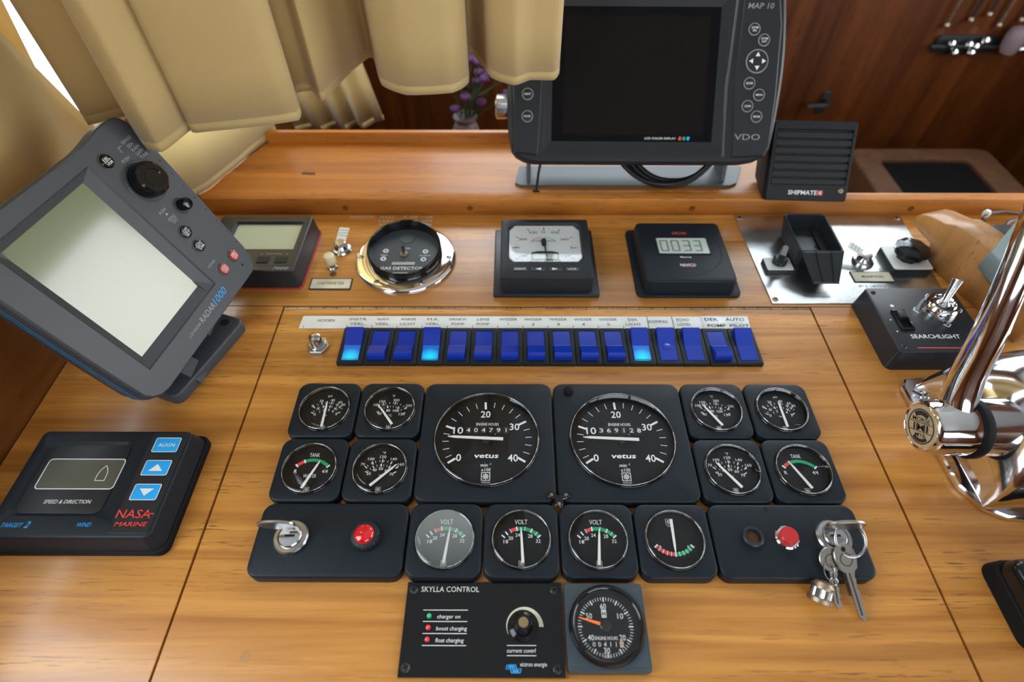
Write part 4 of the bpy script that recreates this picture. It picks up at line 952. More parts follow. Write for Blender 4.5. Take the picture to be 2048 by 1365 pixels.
def hour_clock():
    e = thing('hour_meter', 'grey square engine hours clock with orange hand beside the charger panel', 'gauge', (.0315, -.3320, 0))
    N = 96
    build(MB().loft([lift(rrN(60, 60, 2.5, N), 0), lift(rrN(60, 60, 2.5, N), 10), lift(rrN(58.6, 58.6, 2, N), 11.2), lift(rrN(55, 55, 2, N), 11.2), lift(rrN(54, 54, 2, N), 12), lift(circ(26, N), 12)], c1=False), 'housing', 'meter_grey', e, ang=30)
    build(MB().loft([lift(circ(r, N), z) for r, z in ((28, 11.9), (27.8, 15), (26.6, 16.6), (25, 16.8), (23.2, 15.5), (22.4, 12.5))], c0=False, c1=False), 'bezel', 'gloss_black', e, ang=40)
    d = build(MB().lathe([(22.6, 12.4), (.01, 12.4)], 64), 'dial_face', 'dial_black', e)
    z = 12.55; w = MB()
    for k in range(60): w.tick((-1, -1), k*6, 17.0 if k % 5 == 0 else 18, 20.4, 1.0 if k % 5 == 0 else .45, z)
    for s, x, y in (('60', -1.5, 13), ('50', -12.6, 6.3), ('10', 10.6, 6.3), ('40', -12.4, -8.2), ('20', 10.6, -8.2), ('30', -1.6, -16.6)): w.text(s, x, y, 4.0, z, w=4.4, bold=.015)
    w.text('ENGINE HOURS', -1.2, -8.6, 2.4, z, w=16.5, bold=.02).text('VDO', -1.4, -20.6, 1.8, z, w=6)
    for k, c in enumerate('00411'): w.text(c, -10.5+k*4, -12.6, 3.2, z, w=.8 if c == '1' else 2.0, bold=.0)
    w.frame2d(-3.2, .4, 5, 10.6, .6, z, .3).poly([(-2.6, 9.8), (-1.4, 7.8), (-.2, 9.8)], z).poly([(-2.6, 5.8), (-.2, 5.8), (-1.4, 7.8)], z)
    build(w, 'dial_print', 'print_white', d, smooth=False)
    build(MB().box(8.2, 10.8, -14.6, -10.8, 12.4, 12.6), 'tenths_wheel', 'print_cream', d, smooth=False)
    build(MB().text('8', 9.5, -12.6, 3, 12.72, w=1.8), 'tenths_digit', 'print_red', d, smooth=False)
    build(MB().prism([(-1, -2), (-20, 4.4), (-20.3, 5.2), (-1, .8)][::-1], 14.0, 14.6), 'hand', 'needle_orange', e, smooth=False)
    build(MB().lathe([(4.4, 12.6), (4.3, 15), (3.6, 15.6), (.01, 15.7)], 28, cx=-1, cy=-.6), 'hand_hub', 'gloss_black', e)
    build(MB().lathe([(25.4, 16.0), (20, 16.9), (10, 17.4), (.01, 17.6)], 64), 'glass', 'gauge_glass', e, ang=70)
hour_clock()

# ------------------------------------------------------------------ radar display on its bracket
def radar():
    M = face_matrix((-.3697, -.1229, .0672), 1.376, .4483) @ Matrix.Scale(.97, 4)
    e = thing('radar_display', 'grey LCD RADAR 1000 display with large blank screen, tilted on a bracket by the curtains', 'radar', (0, 0, 0), M=M)
    out = [(-31, -37), (20, -37), (130, -37), (168, -36.5), (171, 30), (176, 110), (175, 152), (150, 156), (128, 152), (110, 150.5), (20, 153), (-33, 153), (-34, 80), (-33, 0)]
    out = chaikin(out); c = (70, 58)
    def sc(k, z): return [(c[0]+(x-c[0])*k, c[1]+(y-c[1])*k, z) for x, y in out]
    def rec(x0, x1, y0, y1, z): return rect_like(out, x0, x1, y0, y1, z)
    build(MB().loft([sc(.84, -42), sc(.96, -37), sc(.985, -24), sc(1.0, -21), sc(1.004, -8), sc(1.0, -2), sc(.985, 0), rec(-9, 108, -12, 137.5, 0), rec(-7.5, 106.5, -10.5, 136, -1.5)], c1=False), 'case', 'radar_grey', e, ang=28)
    build(MB().loft([rec(-7.5, 106.5, -10.5, 136, -1.5), rec(-.5, 94.5, -.5, 129.5, -5.5)], c0=False, c1=False), 'screen_bezel', 'grey_plastic', e, smooth=False)
    build(MB().poly([(-1, -1), (95, -1), (95, 130), (-1, 130)], -5.4), 'screen', 'radar_screen', e, smooth=False)
    b = MB()
    for zz in (-13, -17): b.loft([[(c[0]+(x-c[0])*1.0045, c[1]+(y-c[1])*1.0045, zz+d) for x, y in out] for d in (0, 1.0)], c0=False, c1=False)
    build(b, 'blue_stripe', 'print_blue', e, smooth=False)
    def key(x, y, r, m, lines, h=2.4, mm='print_white', nm='round_key'):
        k = build(MB().loft([lift(circ(q, 28, x, y), z) for q, z in ((r+1.4, -.1), (r+1.2, .9), (r+.4, 1.0), (r+.2, .3))], c0=False, c1=False), 'key_surround', 'grey_plastic', e)
        o = build(MB().lathe([(r, 0), (r, h-.5), (r-.6, h), (.01, h+.1)], 28, cx=x, cy=y), nm, m, e)
        t = MB()
        if lines:
            for i, s in enumerate(lines): t.text(s, x, y+2.2-i*4.4, 3.0, h+.25, w=min(r*1.5, 2.3*len(s)), bold=.01)
            if len(lines) == 2: t.bar((x-r*.7, y), (x+r*.7, y), .4, h+.25)
            build(t, 'key_mark', mm, o, smooth=False)
    key(124, 131, 6.2, 'gloss_black', ('EBL', 'VRM')); key(128, 43.2, 6, 'gloss_black', ('OFF', 'SET')); key(127.5, 25.3, 6, 'gloss_black', ('CONT', 'DIM'))
    key(127.8, -9, 5.6, 'red_plastic', ('STBY', 'OFF')); key(149, -8.2, 5.6, 'red_plastic', ('XMIT', 'OFF'))
    build(MB().loft([lift(circ(r, 48, 139, 99), z) for r, z in ((20.5, -.1), (19.6, .6), (18, .4), (17.2, -.8))], c0=False, c1=False), 'knob_recess', 'ridge_grey', e)
    k = build(MB().lathe([(17, -1), (17, 9), (15.8, 12.5), (13.5, 14), (9, 14), (8, 13.3), (.01, 13.2)], 48, cx=139, cy=99), 'control_knob', 'gloss_black', e)
    build(MB().loft([lift(circ(r, 32, 149, 62), z) for r, z in ((9, -.1), (8.6, .8), (7.6, .6), (6.6, -1))], c0=False, c1=False), 'knob_recess', 'ridge_grey', e)
    build(MB().lathe([(6.2, -1), (6.2, 8), (5, 10), (.01, 10.4)], 28, cx=149, cy=62), 'menu_knob', 'gloss_black', e)
    for i in range(10): build(MB().lathe([(.8, -.1), (.7, .15), (.01, .15)], 8, cx=168.5-i*.35, cy=118-i*15), 'edge_dimple', 'gap_dark', e)
    build(MB().lathe([(1.4, -.1), (1.2, .2), (.01, .2)], 10, cx=149, cy=-22), 'screw_hole', 'gap_dark', e)
    t = MB(); z = .25
    for s, x, y in (('RANGE', 157, 134), ('SEA', 156, 129), ('RAIN', 158, 124.5), ('GAIN', 158, 120), ('TUNE', 159, 115.5)): t.text(s, x, y, 3.2, z, w=2.5*len(s), bold=.0)
    build(t, 'function_lettering', 'print_grey', e, smooth=False)
    build(MB().text('PUSH', 140.5, 122.5, 3.2, z, w=9.5, bold=.0), 'push_lettering', 'print_grey', e, smooth=False)
    build(MB().text('PUSH', 127, 71, 3.0, z, w=9, bold=.0), 'push_lettering', 'print_grey', e, smooth=False)
    build(MB().text('MENU', 129, 61.5, 3.0, z, w=10, bold=.0).text('ENT', 130, 57, 3.0, z, w=7, bold=.0), 'menu_lettering', 'print_grey', e, smooth=False)
    build(MB().text('POWER', 122, 4.2, 2.6, z, w=11.5, bold=.0), 'power_lettering', 'print_grey', e, smooth=False)
    build(MB().text('LCD RADAR', 51, -23, 3.0, z, w=20, bold=.0, shear=.2).text('RADAR', 75, -22.5, 6.4, z, w=25, bold=.0, shear=.2), 'brand_lettering', 'print_grey', e, smooth=False)
    build(MB().poly([(138, 117), (142.5, 117), (140.2, 119.5)], z), 'push_arrow', 'print_grey', e, smooth=False)
    build(MB().poly([(126, 65.5), (130, 65.5), (128, 68)], z), 'push_arrow', 'print_grey', e, smooth=False)
    build(MB().bar((124, 59.2), (134, 59.2), .4, z), 'rule_line', 'print_grey', e, smooth=False)
    build(MB().prism([(143.3, 128), (143.8, 128), (143.8, 132.6), (148, 132.6), (148, 133.1), (143.3, 133.1)], z-.1, z), 'bracket_line', 'print_grey', e, smooth=False)
    build(MB().text('1000', 99.5, -22, 8, z, w=22, bold=.01, shear=.25), 'model_number', 'print_blue', e, smooth=False)
    # bracket standing on the console, in world space
    Mi = M.inverted()
    def wm(o): o.matrix_parent_inverse = Mi; return o
    rz = Matrix.Translation((-362, -77, 0)) @ Matrix.Rotation(-.33, 4, 'Z')
    br = wm(build(MB().plate(34, 108, 8, 0, 13, 2, M=rz), 'bracket_foot', 'radar_grey', e, ang=40))
    wm(build(MB().lathe([(5, 12.9), (4.6, 13.3), (.01, 13.3)], 20, cx=-348, cy=-36), 'bolt_hole', 'gap_dark', e))
    for y0 in (-98, -44):
        wm(build(MB().loft([[(-392, y0-11, 4), (-350, y0-11, 4), (-350, y0+11, 4), (-392, y0+11, 4)], [(-440, y0-9, 78), (-412, y0-9, 78), (-412, y0+9, 78), (-440, y0+9, 78)]]), 'bracket_arm', 'radar_grey', e, smooth=False))
radar()

# ------------------------------------------------------------------ chart plotter on the shelf
def plotter():
    M = face_matrix((.0092, .19, .0943), -.0025, .6694, -.0047)
    e = thing('chart_plotter', 'large dark grey MAP 10 chart plotter with black screen on a shelf bracket', 'monitor', (0, 0, 0), M=M)
    out = [(-46, -27.5), (20, -27.5), (180, -27), (262, -26.5), (269, 20), (273, 80), (271, 128), (264, 187), (200, 188), (20, 188), (-50, 187), (-54, 120), (-55, 60), (-54, 10)]
    out = chaikin(out); c = (108, 80)
    def sc(k, z): return [(c[0]+(x-c[0])*k, c[1]+(y-c[1])*k, z) for x, y in out]
    def rec(x0, x1, y0, y1, z): return rect_like(out, x0, x1, y0, y1, z)
    build(MB().loft([sc(.80, -62), sc(.95, -50), sc(.985, -22), sc(1.0, -18), sc(1.006, -8), sc(1.0, -1), sc(.975, 2.5), rec(-12, 205, -13, 160, 3), rec(-10, 203, -11, 158, 2)], c1=False), 'case', 'monitor_grey', e, ang=30)
    build(MB().loft([rec(-10, 203, -11, 158, 2), rec(-1, 193, -1, 147.5, 0)], c0=False, c1=False), 'screen_bezel', 'monitor_grey', e, smooth=False)
    s = build(MB().poly([(-2, -2), (194, -2), (194, 148), (-2, 148)], 0.1), 'screen', 'screen_black', e, smooth=False)
    build(MB().poly([(12, 6), (182, 6), (182, 138), (12, 138)], .2), 'lcd', 'lcd_black', s, smooth=False)
    build(MB().text('LCD COLOR DISPLAY', 131, 2.6, 2.6, .3, w=38, bold=.02), 'screen_lettering', 'print_white', s, smooth=False)
    for i, m in enumerate(('print_red', 'print_green', 'print_blue')): build(MB().bar((154+i*5, .6), (155.6+i*5, 4.6), 3.4, .3), 'colour_mark', m, s, smooth=False)
    # raised side columns
    build(MB().loft([lift([(217, -21), (258, -19), (263, -8), (266, 50), (265, 128), (258, 172), (217, 174), (213, 60)], 2), lift([(219, -18), (256, -16), (260, -7), (263, 50), (262, 127), (255, 169), (219, 171), (215.5, 60)], 5)]), 'key_column', 'monitor_grey', e, ang=20)
    build(MB().loft([lift([(206, -19), (209.5, -19), (207.5, 60), (213.5, 174), (209.5, 174), (203.5, 60)], 2.6), lift([(207, -18), (208.7, -18), (206, 60), (212.5, 173), (210.5, 173), (205, 60)], 4)]), 'ridge', 'ridge_grey', e, ang=20)
    build(MB().loft([lift([(-46, -17), (-17, -20), (-13, 60), (-15, 172), (-46, 168), (-49.5, 60)], 2), lift([(-44, -14), (-19, -17), (-15, 60), (-17, 169), (-44, 165), (-47.5, 60)], 4.6)]), 'key_column', 'monitor_grey', e, ang=20)
    def key(x, y, s_, z=5):
        k = build(MB().loft([lift(circ(r, 24, x, y), q) for r, q in ((7, z-.2), (6.8, z+1), (6, z+1.2), (5.8, z+.4))], c0=False, c1=False), 'key_surround', 'print_dim', e)
        o = build(MB().lathe([(5.7, z), (5.6, z+1), (.01, z+1.4)], 24, cx=x, cy=y), 'round_key', 'dark_plastic', e)
        t = MB()
        for i, q in enumerate(s_): t.text(q, x, y+(1.6-3.2*i if len(s_) > 1 else 0), 2.4, z+1.55, w=min(8, 2*len(q)), bold=.03)
        build(t, 'key_mark', 'print_white', o, smooth=False)
    for x, y, s_ in ((231.5, 123, ('ZOOM', 'IN')), (243.8, 111.4, ('ZOOM', 'OUT')), (231.3, 64.3, ('ENTER',)), (243.9, 51.6, ('MENU',)), (231.3, 39, ('CLEAR',)), (243.3, 27.3, ('MODE',))): key(x, y, s_)
    for y, s_ in ((51, ('LIGHT',)), (26, ('POWER',))): key(-31, y, s_, 4.6)
    build(MB().loft([lift(circ(r, 36, 238, 88.5), q) for r, q in ((13.4, 4.8), (13, 6), (12, 6.2), (11.8, 5.2))], c0=False, c1=False), 'key_surround', 'print_dim', e)
    o = build(MB().lathe([(11.8, 5), (11.6, 6.2), (.01, 6.6)], 36, cx=238, cy=88.5), 'cursor_pad', 'dark_plastic', e)
    t = MB()
    for a in range(4):
        R = Matrix.Translation((238, 88.5, 0)) @ Matrix.Rotation(a*PI/2, 4, 'Z'); t.poly([(-2.8, 5.2), (2.8, 5.2), (0, 10)], 6.75, M=R)
    build(t, 'key_mark', 'print_white', o, smooth=False)
    build(MB().text('VDO', 234.5, 4.4, 7.2, 5.15, w=31, bold=.015), 'brand_lettering', 'print_dim', e, smooth=False)
    build(MB().text('MAP 10', 237, 148, 6.4, 5.15, w=30, bold=.03, shear=.15), 'model_lettering', 'print_dim', e, smooth=False)
    # bracket
    Mi = M.inverted()
    def wm(o): o.matrix_parent_inverse = Mi; return o
    wm(build(MB().prism([(-36, 197), (-28, 192), (246, 192), (256, 198), (272, 236), (-30, 236)], 25, 28, b=.5), 'bracket_plate', 'ridge_grey', e, smooth=False))
    for x in (-18, 238):
        wm(build(MB().loft([[(x-2.5, 200, 25), (x+2.5, 200, 25), (x+2.5, 238, 25), (x-2.5, 238, 25)], [(x-2.5, 245, 150), (x+2.5, 245, 150), (x+2.5, 262, 150), (x-2.5, 262, 150)]]), 'bracket_arm', 'grey_plastic', e, smooth=False))
    N = 30; L = []
    for r, q in ((13, -47), (14, -50), (14, -60), (11, -62)): L.append([(q-8, 40+(r+(.5 if i % 2 else 0))*math.cos(2*PI*i/N), -14+(r+(.5 if i % 2 else 0))*math.sin(2*PI*i/N)) for i in range(N)])
    fixnormals(build(MB().loft(L), 'side_knob', 'worn_chrome', e, ang=30))
plotter()
def cables():
    e = thing('plotter_cable', 'loop of black cables hanging below the chart plotter', 'cable', (0, 0, .0246))
    for k, (dx, dz, dy) in enumerate(((0, 0, 0), (5, 1, 4), (12, .5, 9), (-7, 3, -3))):
        P = []
        for i in range(22):
            t = i/21; x = 92+dx+t*(140-dx*.6); s = math.sin(PI*t)
            P.append((x, 215+dy-s*30, 7.0+dz+36*(1-s)**1.6+k*.6))
        build(MB().tube(P, 2.9 if k != 2 else 3.6, 8), 'cable', 'cable_black', e, ang=60)
    t = thing('cable_strap', 'thin black strap hanging from the chart plotter to the shelf edge', 'strap', (-.0075, .1780, .0250))
    build(MB().tube([(3, 0, 46), (1, 2, 30), (0, 4, 12), (-1, 5, 1.8)], 1.6, 8), 'cord', 'cable_black', t)
    build(MB().plate(9, 4, 1, .1, 2, .3, cx=-1, cy=5), 'strap_end', 'cable_black', t)
cables()
def speaker():
    M = face_matrix((.2821, .1658, .0400), -.041, .6293)
    e = thing('speaker', 'black SHIPMATE loudspeaker with horizontal louvres leaning on the shelf edge', 'speaker', (0, 0, 0), M=M)
    build(MB().loft([lift(rr(102, 66, 3, 4, 50, 48.5), -42), lift(rr(104, 94, 3, 4, 50, 35), -7)]+[lift(rr(103, 95, 3, 4, 50, 35), -3), lift(rr(101, 95, 3, 4, 50, 35), -1.5), lift(rr(99, 94, 3, 4, 50, 35.5), 0), lift(rr(93, 66, 1, 4, 50, 40), 0), lift(rr(92, 65, 1, 4, 50, 40), -4)]), 'case', 'speaker_black', e, ang=30)
    for i in range(7):
        y = 11+i*9.2
        build(MB().loft([[(4.2, y-3.4, -3.8), (95.8, y-3.4, -3.8), (95.8, y+3.6, -2.6), (4.2, y+3.6, -2.6)], [(4.2, y-3.2, -.6), (95.8, y-3.2, -.6), (95.8, y+3.0, -.2), (4.2, y+3.0, -.2)]]), 'louvre_slat', 'speaker_black', e, smooth=False)
    build(MB().text('SHIPMATE', 45, -2.2, 5.4, .15, w=36, bold=.05), 'brand_lettering', 'print_white', e, smooth=False)
    build(MB().box(63.5, 70, -5.4, .6, .0, .2), 'brand_mark', 'print_red', e, smooth=False)
    build(MB().wheel_logo(66.7, -2.4, 3.6, .3, .3), 'brand_rose', 'print_white', e, smooth=False)
    screw(e, 92, .5, .1, 3.2, 'old_brass', False)
    # foot in world space so it stands on the shelf
    Mi = M.inverted()
    o = build(MB().box(290, 374, 182, 205, 25.1, 42), 'foot', 'speaker_black', e, smooth=False); o.matrix_parent_inverse = Mi
speaker()

# ------------------------------------------------------------------ throttle, black box, teak bracket
def throttle():
    e = thing('throttle_control', 'chrome engine throttle control with domed body, round hub badge and tall lever', 'throttle', (.3490, -.1750, 0))
    fl = [(0, 62), (6, 71), (30, 74), (250, 74), (250, -74), (48, -74), (30, -72), (14, -64), (2, -42), (0, 20)]
    build(MB().prism(fl[::-1], 0, 7, b=1.6), 'base_flange', 'chrome', e, ang=40)
    # domed body: arcs across y lofted along x
    L = []
    for x, hy, hz in ((13, 63, 3), (15, 64, 24), (18, 65, 45), (25, 66, 64), (38, 67, 81), (58, 67.5, 92), (90, 68, 98), (165, 68, 98), (200, 67.5, 92), (218, 66, 74), (228, 64, 45), (232, 62, 18), (233, 61, 3)):
        arc = []
        for k in range(25):
            a = PI*k/24; cx_ = math.cos(a); sx_ = math.sin(a)
            arc.append((x, hy*math.copysign(abs(cx_)**.72, cx_), 6+hz*sx_**.8))
        L.append(arc)
    fixnormals(build(MB().loft(L, c0=True, c1=True), 'body', 'body_chrome', e, ang=60))
    R = Matrix.Translation((0, -10, 50)) @ Matrix.Rotation(-PI/2, 4, 'Y')     # local z -> -x
    build(MB().lathe([(26.2, -2), (27.2, 0), (27.2, 4.5), (26.2, 6)], 48, M=R), 'rubber_ring', 'rubber_black', e)
    build(MB().lathe([(26, -60), (25, -20), (24.6, -2)], 48, M=R), 'hub_boss', 'body_chrome', e, ang=50)
    h = build(MB().lathe([(24.5, 5.5), (25, 8), (24.6, 14), (24, 26), (23, 36), (21.5, 39.5), (19.5, 40.5), (18.5, 39.6)], 56, M=R), 'hub', 'chrome', e, ang=50)
    b = build(MB().lathe([(18.4, 39.2), (18.2, 39.8), (.01, 39.8)], 40, M=R), 'hub_badge', 'badge_gold', h)
    R2 = R @ Matrix.Rotation(-PI/2+math.radians(44), 4, 'Z')
    t = MB(); t2 = MB()
    t2.poly(circ(14.6, 40), 0.0); 
    q = MB(); q.text('MORSE', 0, 6, 3.8, 40.15, w=20, bold=.02).text('IMI', 0, -.6, 6, 40.15, w=17, bold=.05).text('MTB', 0, -7.6, 3.4, 40.15, w=12, bold=.02)
    for y in (3.2, -4.4): q.bar((-13.5, y), (13.5, y), .6, 40.15)
    q.arc((0, 0), 14.2, 15.2, 0, 360, 40.15, 40); q.arc((0, 0), 9.6, 13.6, -38, 38, 40.12, 10); q.arc((0, 0), 10.6, 13.6, 142, 218, 40.12, 10)
    q.v = [tuple(R2 @ Vector(p)) for p in q.v]; build(q, 'badge_lettering', 'print_black', b, smooth=False)
    # lever rising from the hub
    pth = [(-14, -12, 52), (-14, 4, 72), (-14, 14, 92), (-14, 21, 113), (-14, 29, 135), (-14, 40, 160), (-13, 52, 184), (-12, 65, 208), (-11, 80, 236)]
    build(MB().tube(pth, [15, 13.5, 12.6, 12, 11.4, 10.8, 10.4, 10.2, 10], 24), 'lever', 'chrome', e, ang=60)
    build(MB().lathe([(13, 0), (16, 6), (17, 16), (13, 26), (.01, 30)], 28, M=Matrix.Translation((-11, 82, 236)) @ Matrix.Rotation(-.5, 4, 'X')), 'lever_knob', 'gloss_black', e)
    for x, y in ((9, 52), (18, -56)): screw(e, x, y, 7, 5, 'worn_chrome', False, rot=-40)
throttle()
def black_box():
    e = thing('control_lever_base', 'black rounded plastic box at the edge of the console in front of the throttle', 'control box', (.4150, -.3150, 0))
    build(MB().plate(152, 62, 9, 0, 14, 2, taper=2, n=8), 'base', 'rubber_black', e, ang=40)
    build(MB().plate(146, 56, 9, 14, 30, 7, n=8, taper=1), 'cover', 'gloss_black', e, ang=50)
black_box()
def teak_bracket():
    a = Vector((-.268, .963, 0)); 
    M = mat_axes((.494, -.042, 0), a, (0, 0, 1))      # local x along board, y up, z = a x up
    e = thing('teak_bracket', 'shaped wooden bracket board with hooked end standing on the console', 'bracket', (0, 0, 0), M=M)
    P = [(-10, 0), (112, 0), (126, 6), (131, 22), (150, 24), (163, 27), (165, 36), (160, 44), (150, 48.5), (139, 51), (130, 53), (119, 59), (108, 61), (90, 62), (60, 62), (20, 58), (-6, 46), (-12, 20)]
    build(MB().prism(P, 0, 36, b=1.6), 'board', 'bracket_wood', e, ang=50)
    build(MB().prism([(20, 26), (62, 36), (62, 54), (20, 46)], -.35, .2), 'inlay', 'side_wood', e, smooth=False)
    g = thing('grey_receiver', 'flat grey box lying on top of the wooden bracket behind the throttle lever', 'device', (.5000, .0100, .0630))
    build(MB().prism([(-57, -13), (-54, -66), (70, -60), (90, 30), (30, 66), (2, 40)], 0, 24, b=2), 'body', 'device_grey', g, ang=40)
    c = thing('power_cable', 'black plug with white-tipped cable behind the wooden bracket', 'cable', (.5750, .1200, 0))
    build(MB().plate(26, 20, 2, 0, 15, 2), 'plug', 'dark_plastic', c)
    build(MB().tube([(8, 10, 8), (18, 20, 10), (40, 28, 10), (70, 24, 7), (95, 6, 3)], 2.2, 8), 'cord', 'cable_black', c)
    build(MB().tube([(-9, 8, 9), (-16, 12, 12), (-16, 22, 14), (-6, 30, 16), (20, 36, 14), (60, 34, 8)], 1.8, 8), 'cord', 'cable_black', c)
    build(MB().lathe([(4, 0), (4.5, 5), (3, 8), (.01, 8.4)], 16, M=Matrix.Translation((-8, 30, 12))), 'white_tip', 'white_plate', c)
teak_bracket()

# ------------------------------------------------------------------ curtains
def smooth_path(P, n=6):
    o = []
    for i in range(len(P)-1):
        p0, p1, p2, p3 = P[max(i-1, 0)], P[i], P[i+1], P[min(i+2, len(P)-1)]
        for k in range(n):
            t = k/n; r = []
            for d in range(len(p1)):
                a = (2*p1[d]+(p2[d]-p0[d])*t+(2*p0[d]-5*p1[d]+4*p2[d]-p3[d])*t*t+(3*p1[d]-p0[d]-3*p2[d]+p3[d])*t**3)*.5
                lin = p1[d]+(p2[d]-p1[d])*t
                r.append(.5*a+.5*lin)
            o.append(tuple(r))
    o.append(P[-1]); return o
def curtain(name, label, hem, top, m, lean=0.0, n=6, group='wheelhouse curtains', mid=None, rows=14):
    """hem: (x,y,z) metres; the cloth rises from the hem to z=top, folds easing together upwards"""
    H = smooth_path(hem, n); mb = MB(); loops = []
    cx = sum(p[0] for p in H)/len(H)
    for k in range(rows+1):
        t = k/rows; row = []
        for i, (x, y, z) in enumerate(H):
            zz = z+(top-z)*t; wob = .0025*math.sin(i*.9+k*.7)*t
            row.append(((x+lean*(zz-z)+wob)*1000, (y+wob)*1000, zz*1000))
        loops.append(row)
    mb.loft(loops, c0=False, c1=False, closed=False)
    e = thing(name, label, 'curtain', (0, 0, 0), group=group)
    o = build(mb, 'cloth', m, e, ang=180)
    s = o.modifiers.new('thickness', 'SOLIDIFY'); s.thickness = .0012; s.offset = 0
    # stitched hem band
    hb = [[(x*1000, y*1000, z*1000+q) for x, y, z in H] for q in (0, 9)]
    b = build(MB().loft(hb, c0=False, c1=False, closed=False), 'hem_band', m, e, ang=180)
    s = b.modifiers.new('thickness', 'SOLIDIFY'); s.thickness = .0014; s.offset = 0
    return e
def curtains():
    z = .170
    hem = [(.012, .192, z+.004), (.006, .185, z), (-.020, .185, z), (-.037, .173, z), (-.062, .190, z), (-.085, .247, z), (-.092, .244, z), (-.088, .179, z), (-.104, .156, z), (-.152, .151, z), (-.182, .173, z), (-.201, .236, z), (-.209, .239, z), (-.223, .202, z), (-.238, .143, z), (-.243, .140, z), (-.256, .160, z), (-.273, .153, z), (-.2555, .099, z), (-.349, .075, z), (-.3575, .081, z), (-.370, .041, z), (-.393, .051, z), (-.420, .112, z), (-.475, .103, z-.008)]
    curtain('short_curtain', 'pleated beige curtain hanging in front of the chart plotter and radar', hem, .92, 'curtain_beige')
    # side window curtain, edge drawn slanting
    mb = MB(); rows = []
    for k in range(15):
        t = k/14; zz = .125+t*.80; ye = .132-.35*(zz-.143)
        ye = max(ye, -.06); row = []
        for i in range(41):
            s = i/40; y = -.30+(ye+.30)*s; x = -.494+.004*math.sin(s*19+.6*t)
            row.append((x*1000, y*1000, zz*1000))
        rows.append(row)
    e = thing('side_curtain', 'brown-beige curtain drawn across the side window behind the radar', 'curtain', (0, 0, 0), group='wheelhouse curtains')
    o = build(mb.loft(rows, c0=False, c1=False, closed=False), 'cloth', 'curtain_beige', e, ang=180); s = o.modifiers.new('thickness', 'SOLIDIFY'); s.thickness = .0012; s.offset = 0
    mb = MB(); rows = []
    for k in range(11):
        t = k/10; zz = .165+t*.76; y1 = .106+.20*(zz-.165); row = []
        for i in range(13):
            s = i/12; row.append(((-.5030+.0008*math.sin(s*7))*1000, (.02+(y1-.02)*s)*1000, zz*1000))
        rows.append(row)
    e = thing('lining_curtain', 'thin yellow backlit curtain edge against the side window', 'curtain', (0, 0, 0), group='wheelhouse curtains')
    o = build(mb.loft(rows, c0=False, c1=False, closed=False), 'cloth', 'curtain_yellow', e, ang=180); s = o.modifiers.new('thickness', 'SOLIDIFY'); s.thickness = .0008; s.offset = 0
    hem = [(-.386, .325, .026), (-.395, .300, .026), (-.408, .27, .026), (-.416, .245, .026), (-.428, .215, .026), (-.436, .19, .027), (-.452, .165, .027), (-.462, .150, .027)]
    curtain('cream_curtain', 'pale cream sunlit curtain standing on the end of the shelf', hem, .9, 'curtain_lit', n=4)
    hem = [(-.256, .45, -.024), (-.275, .462, -.034), (-.295, .455, -.042), (-.310, .475, -.045), (-.325, .455, -.045), (-.345, .470, -.045), (-.365, .452, -.045), (-.385, .462, -.045), (-.41, .45, -.045)]
    curtain('rear_curtain', 'shaded dull beige curtain hanging behind the shelf beside the flowers', hem, .9, 'curtain_beige', lean=-.18, n=4)
    r = tag(build(MB().tube([(-470, 100, 928), (-300, 130, 928), (40, 200, 928)], 7, 10), 'curtain_rail', 'brass'), 'brass rail carrying the pleated beige curtain', 'rail')
curtains()

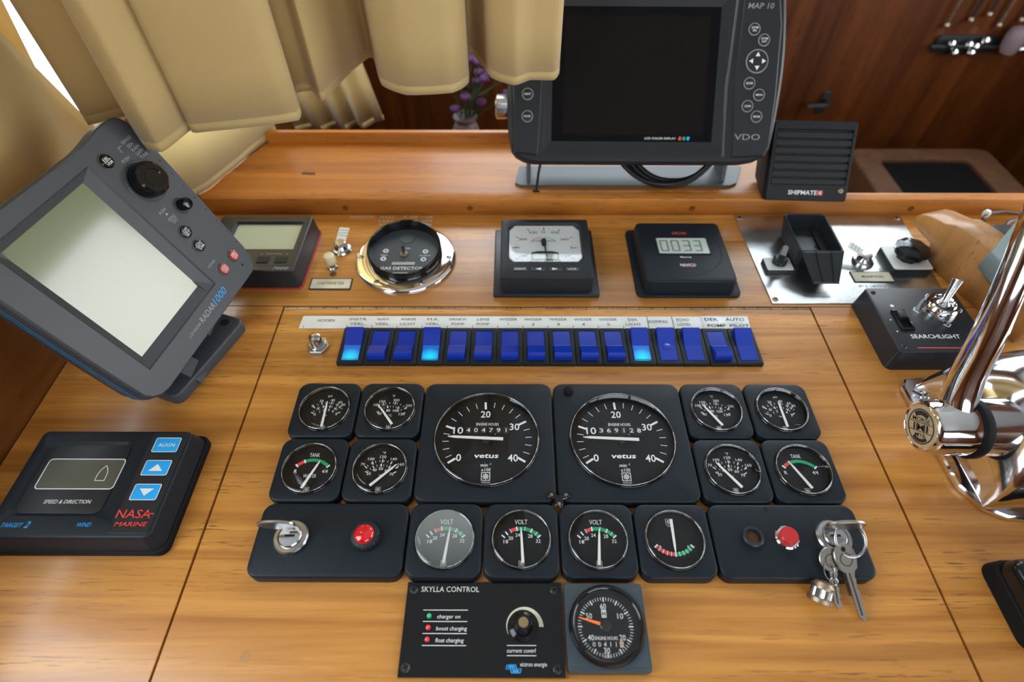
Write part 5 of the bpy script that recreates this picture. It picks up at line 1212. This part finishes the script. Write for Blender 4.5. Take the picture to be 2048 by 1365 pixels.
# ------------------------------------------------------------------ dim cabin behind the shelf
def cabin():
    b = thing('low_cabinet', 'low brown cabinet with a dark sunken top in the cabin behind the shelf', 'cabinet', (.960, .640, ZF))
    H = -ZF*1e3-300
    build(MB().recess(345, 360, 30, 0, H, 6, 215, 262, 14, H-9, -8, -4, n=6), 'body', 'cabinet_brown', b, ang=30)
    build(MB().plate(210, 256, 12, H-9, H-5, 1.5, cx=-8, cy=-4), 'dark_inset', 'cushion_black', b)
    d = thing('lever_handle', 'small dark lever handle on the wooden cabin wall', 'handle', (.792, YF-.002, -.285))
    build(MB().plate(22, 60, 5, 0, 4, 1, M=Matrix.Rotation(PI/2, 4, 'X')), 'back_plate', 'screw_dark', d)
    build(MB().tube([(0, -4, 10), (0, -30, 10), (-10, -38, 10), (-60, -38, 8)], 6, 10), 'lever', 'screw_dark', d)
    f = thing('chrome_wall_fixture', 'blurred chrome wall fixture with a pale round cup on the cabin wall', 'wall fixture', (1.045, YF-.002, -.135))
    build(MB().plate(150, 40, 8, 0, 8, 2, M=Matrix.Translation((30, 0, 0)) @ Matrix.Rotation(PI/2, 4, 'X')), 'back_plate', 'dark_plastic', f)
    build(MB().tube([(-60, -18, 0), (150, -18, 0)], 4, 10), 'rail', 'screw_dark', f)
    for x, zz in ((-16, 6), (2, -14), (28, 4), (46, 0), (44, -14), (62, 14)):
        build(MB().lathe([(9, 0), (10, 6), (7, 12), (.01, 14)], 16, M=Matrix.Translation((x, -18, zz)) @ Matrix.Rotation(PI/2.6, 4, 'X')), 'chrome_knob', 'chrome', f)
    build(MB().tube([(115, -24, -10), (160, -30, 0), (172, -30, 4)], [8, 9, 7], 12), 'spout', 'worn_chrome', f)
    build(MB().lathe([(16, 0), (22, 14), (24, 40), (20, 54), (8, 60), (.01, 61)], 24, M=Matrix.Translation((122, -32, -8))), 'cup', 'ceramic_pink', f)
    for i, x in enumerate((-20, 30, 66, 105, 150, 176)):
        u = thing('hanging_rod', 'thin blurred metal rod hanging above the chrome wall fixture', 'rod', (1.02+x*.001, YF-.012, -.085+.012*(i % 3)), group='rods above the chrome fixture')
        build(MB().tube([(0, 0, 0), (0, 0, 60), (0, 0, 170)], [4, 3, 3], 8), 'rod', 'old_brass' if i % 3 == 0 else 'screw_dark', u)
        build(MB().lathe([(6, -8), (7, -3), (5, 2), (.01, 3)], 12), 'rod_end', 'old_brass', u)
    s = thing('flower_stand', 'dark wooden stand under the vase of purple flowers', 'stand', (-.110, .640, ZF))
    h2 = -ZF*1e3-215
    build(MB().plate(240, 200, 10, h2-25, h2, 4), 'top', 'dark_wood', s)
    for x in (-100, 100):
        for y in (-80, 80): build(MB().box(x-15, x+15, y-15, y+15, 0, h2-25), 'leg', 'dark_wood', s, smooth=False)
    v = thing('flower_vase', 'pale vase in the shade behind the shelf', 'vase', (-.135, .620, -.215))
    build(MB().lathe([(22, 0), (30, 8), (34, 45), (26, 80), (20, 96), (24, 106), (19, 106)], 28), 'vase_body', 'vase_white', v)
    q = thing('flower_bouquet', 'purple flowers with green leaves standing in the pale vase', 'flowers', (-.135, .620, -.135))
    rnd = random.Random(3)
    for k in range(16):
        a = rnd.random()*2*PI; r = 10+rnd.random()*62; hx, hy, hz = 22+r*math.cos(a), r*.6*math.sin(a), 40+rnd.random()*105
        build(MB().tube([(0, 0, -10), (hx*.4, hy*.4, hz*.5), (hx, hy, hz)], 1.4, 6), 'stem', 'leaf_green', q)
        mb = MB()
        for j in range(6):
            b_ = 2*PI*j/6
            mb.loft([lift(circ(s_, 6), zz) for s_, zz in ((1, 0), (6, 4), (5, 9), (1, 12))], M=Matrix.Translation((hx, hy, hz)) @ Matrix.Rotation(b_, 4, 'Z') @ Matrix.Rotation(1.0, 4, 'X'))
        build(mb, 'blossom', 'flower_purple', q)
    for k in range(8):
        a = rnd.random()*2*PI; L = 50+rnd.random()*30
        M = Matrix.Translation((16, 0, 20+rnd.random()*70)) @ Matrix.Rotation(a, 4, 'Z') @ Matrix.Rotation(-.6, 4, 'Y')
        build(MB().prism([(0, 0), (L*.4, -8), (L, 0), (L*.4, 8)], 0, .8, M=M), 'leaf', 'leaf_green', q, smooth=False)
cabin()
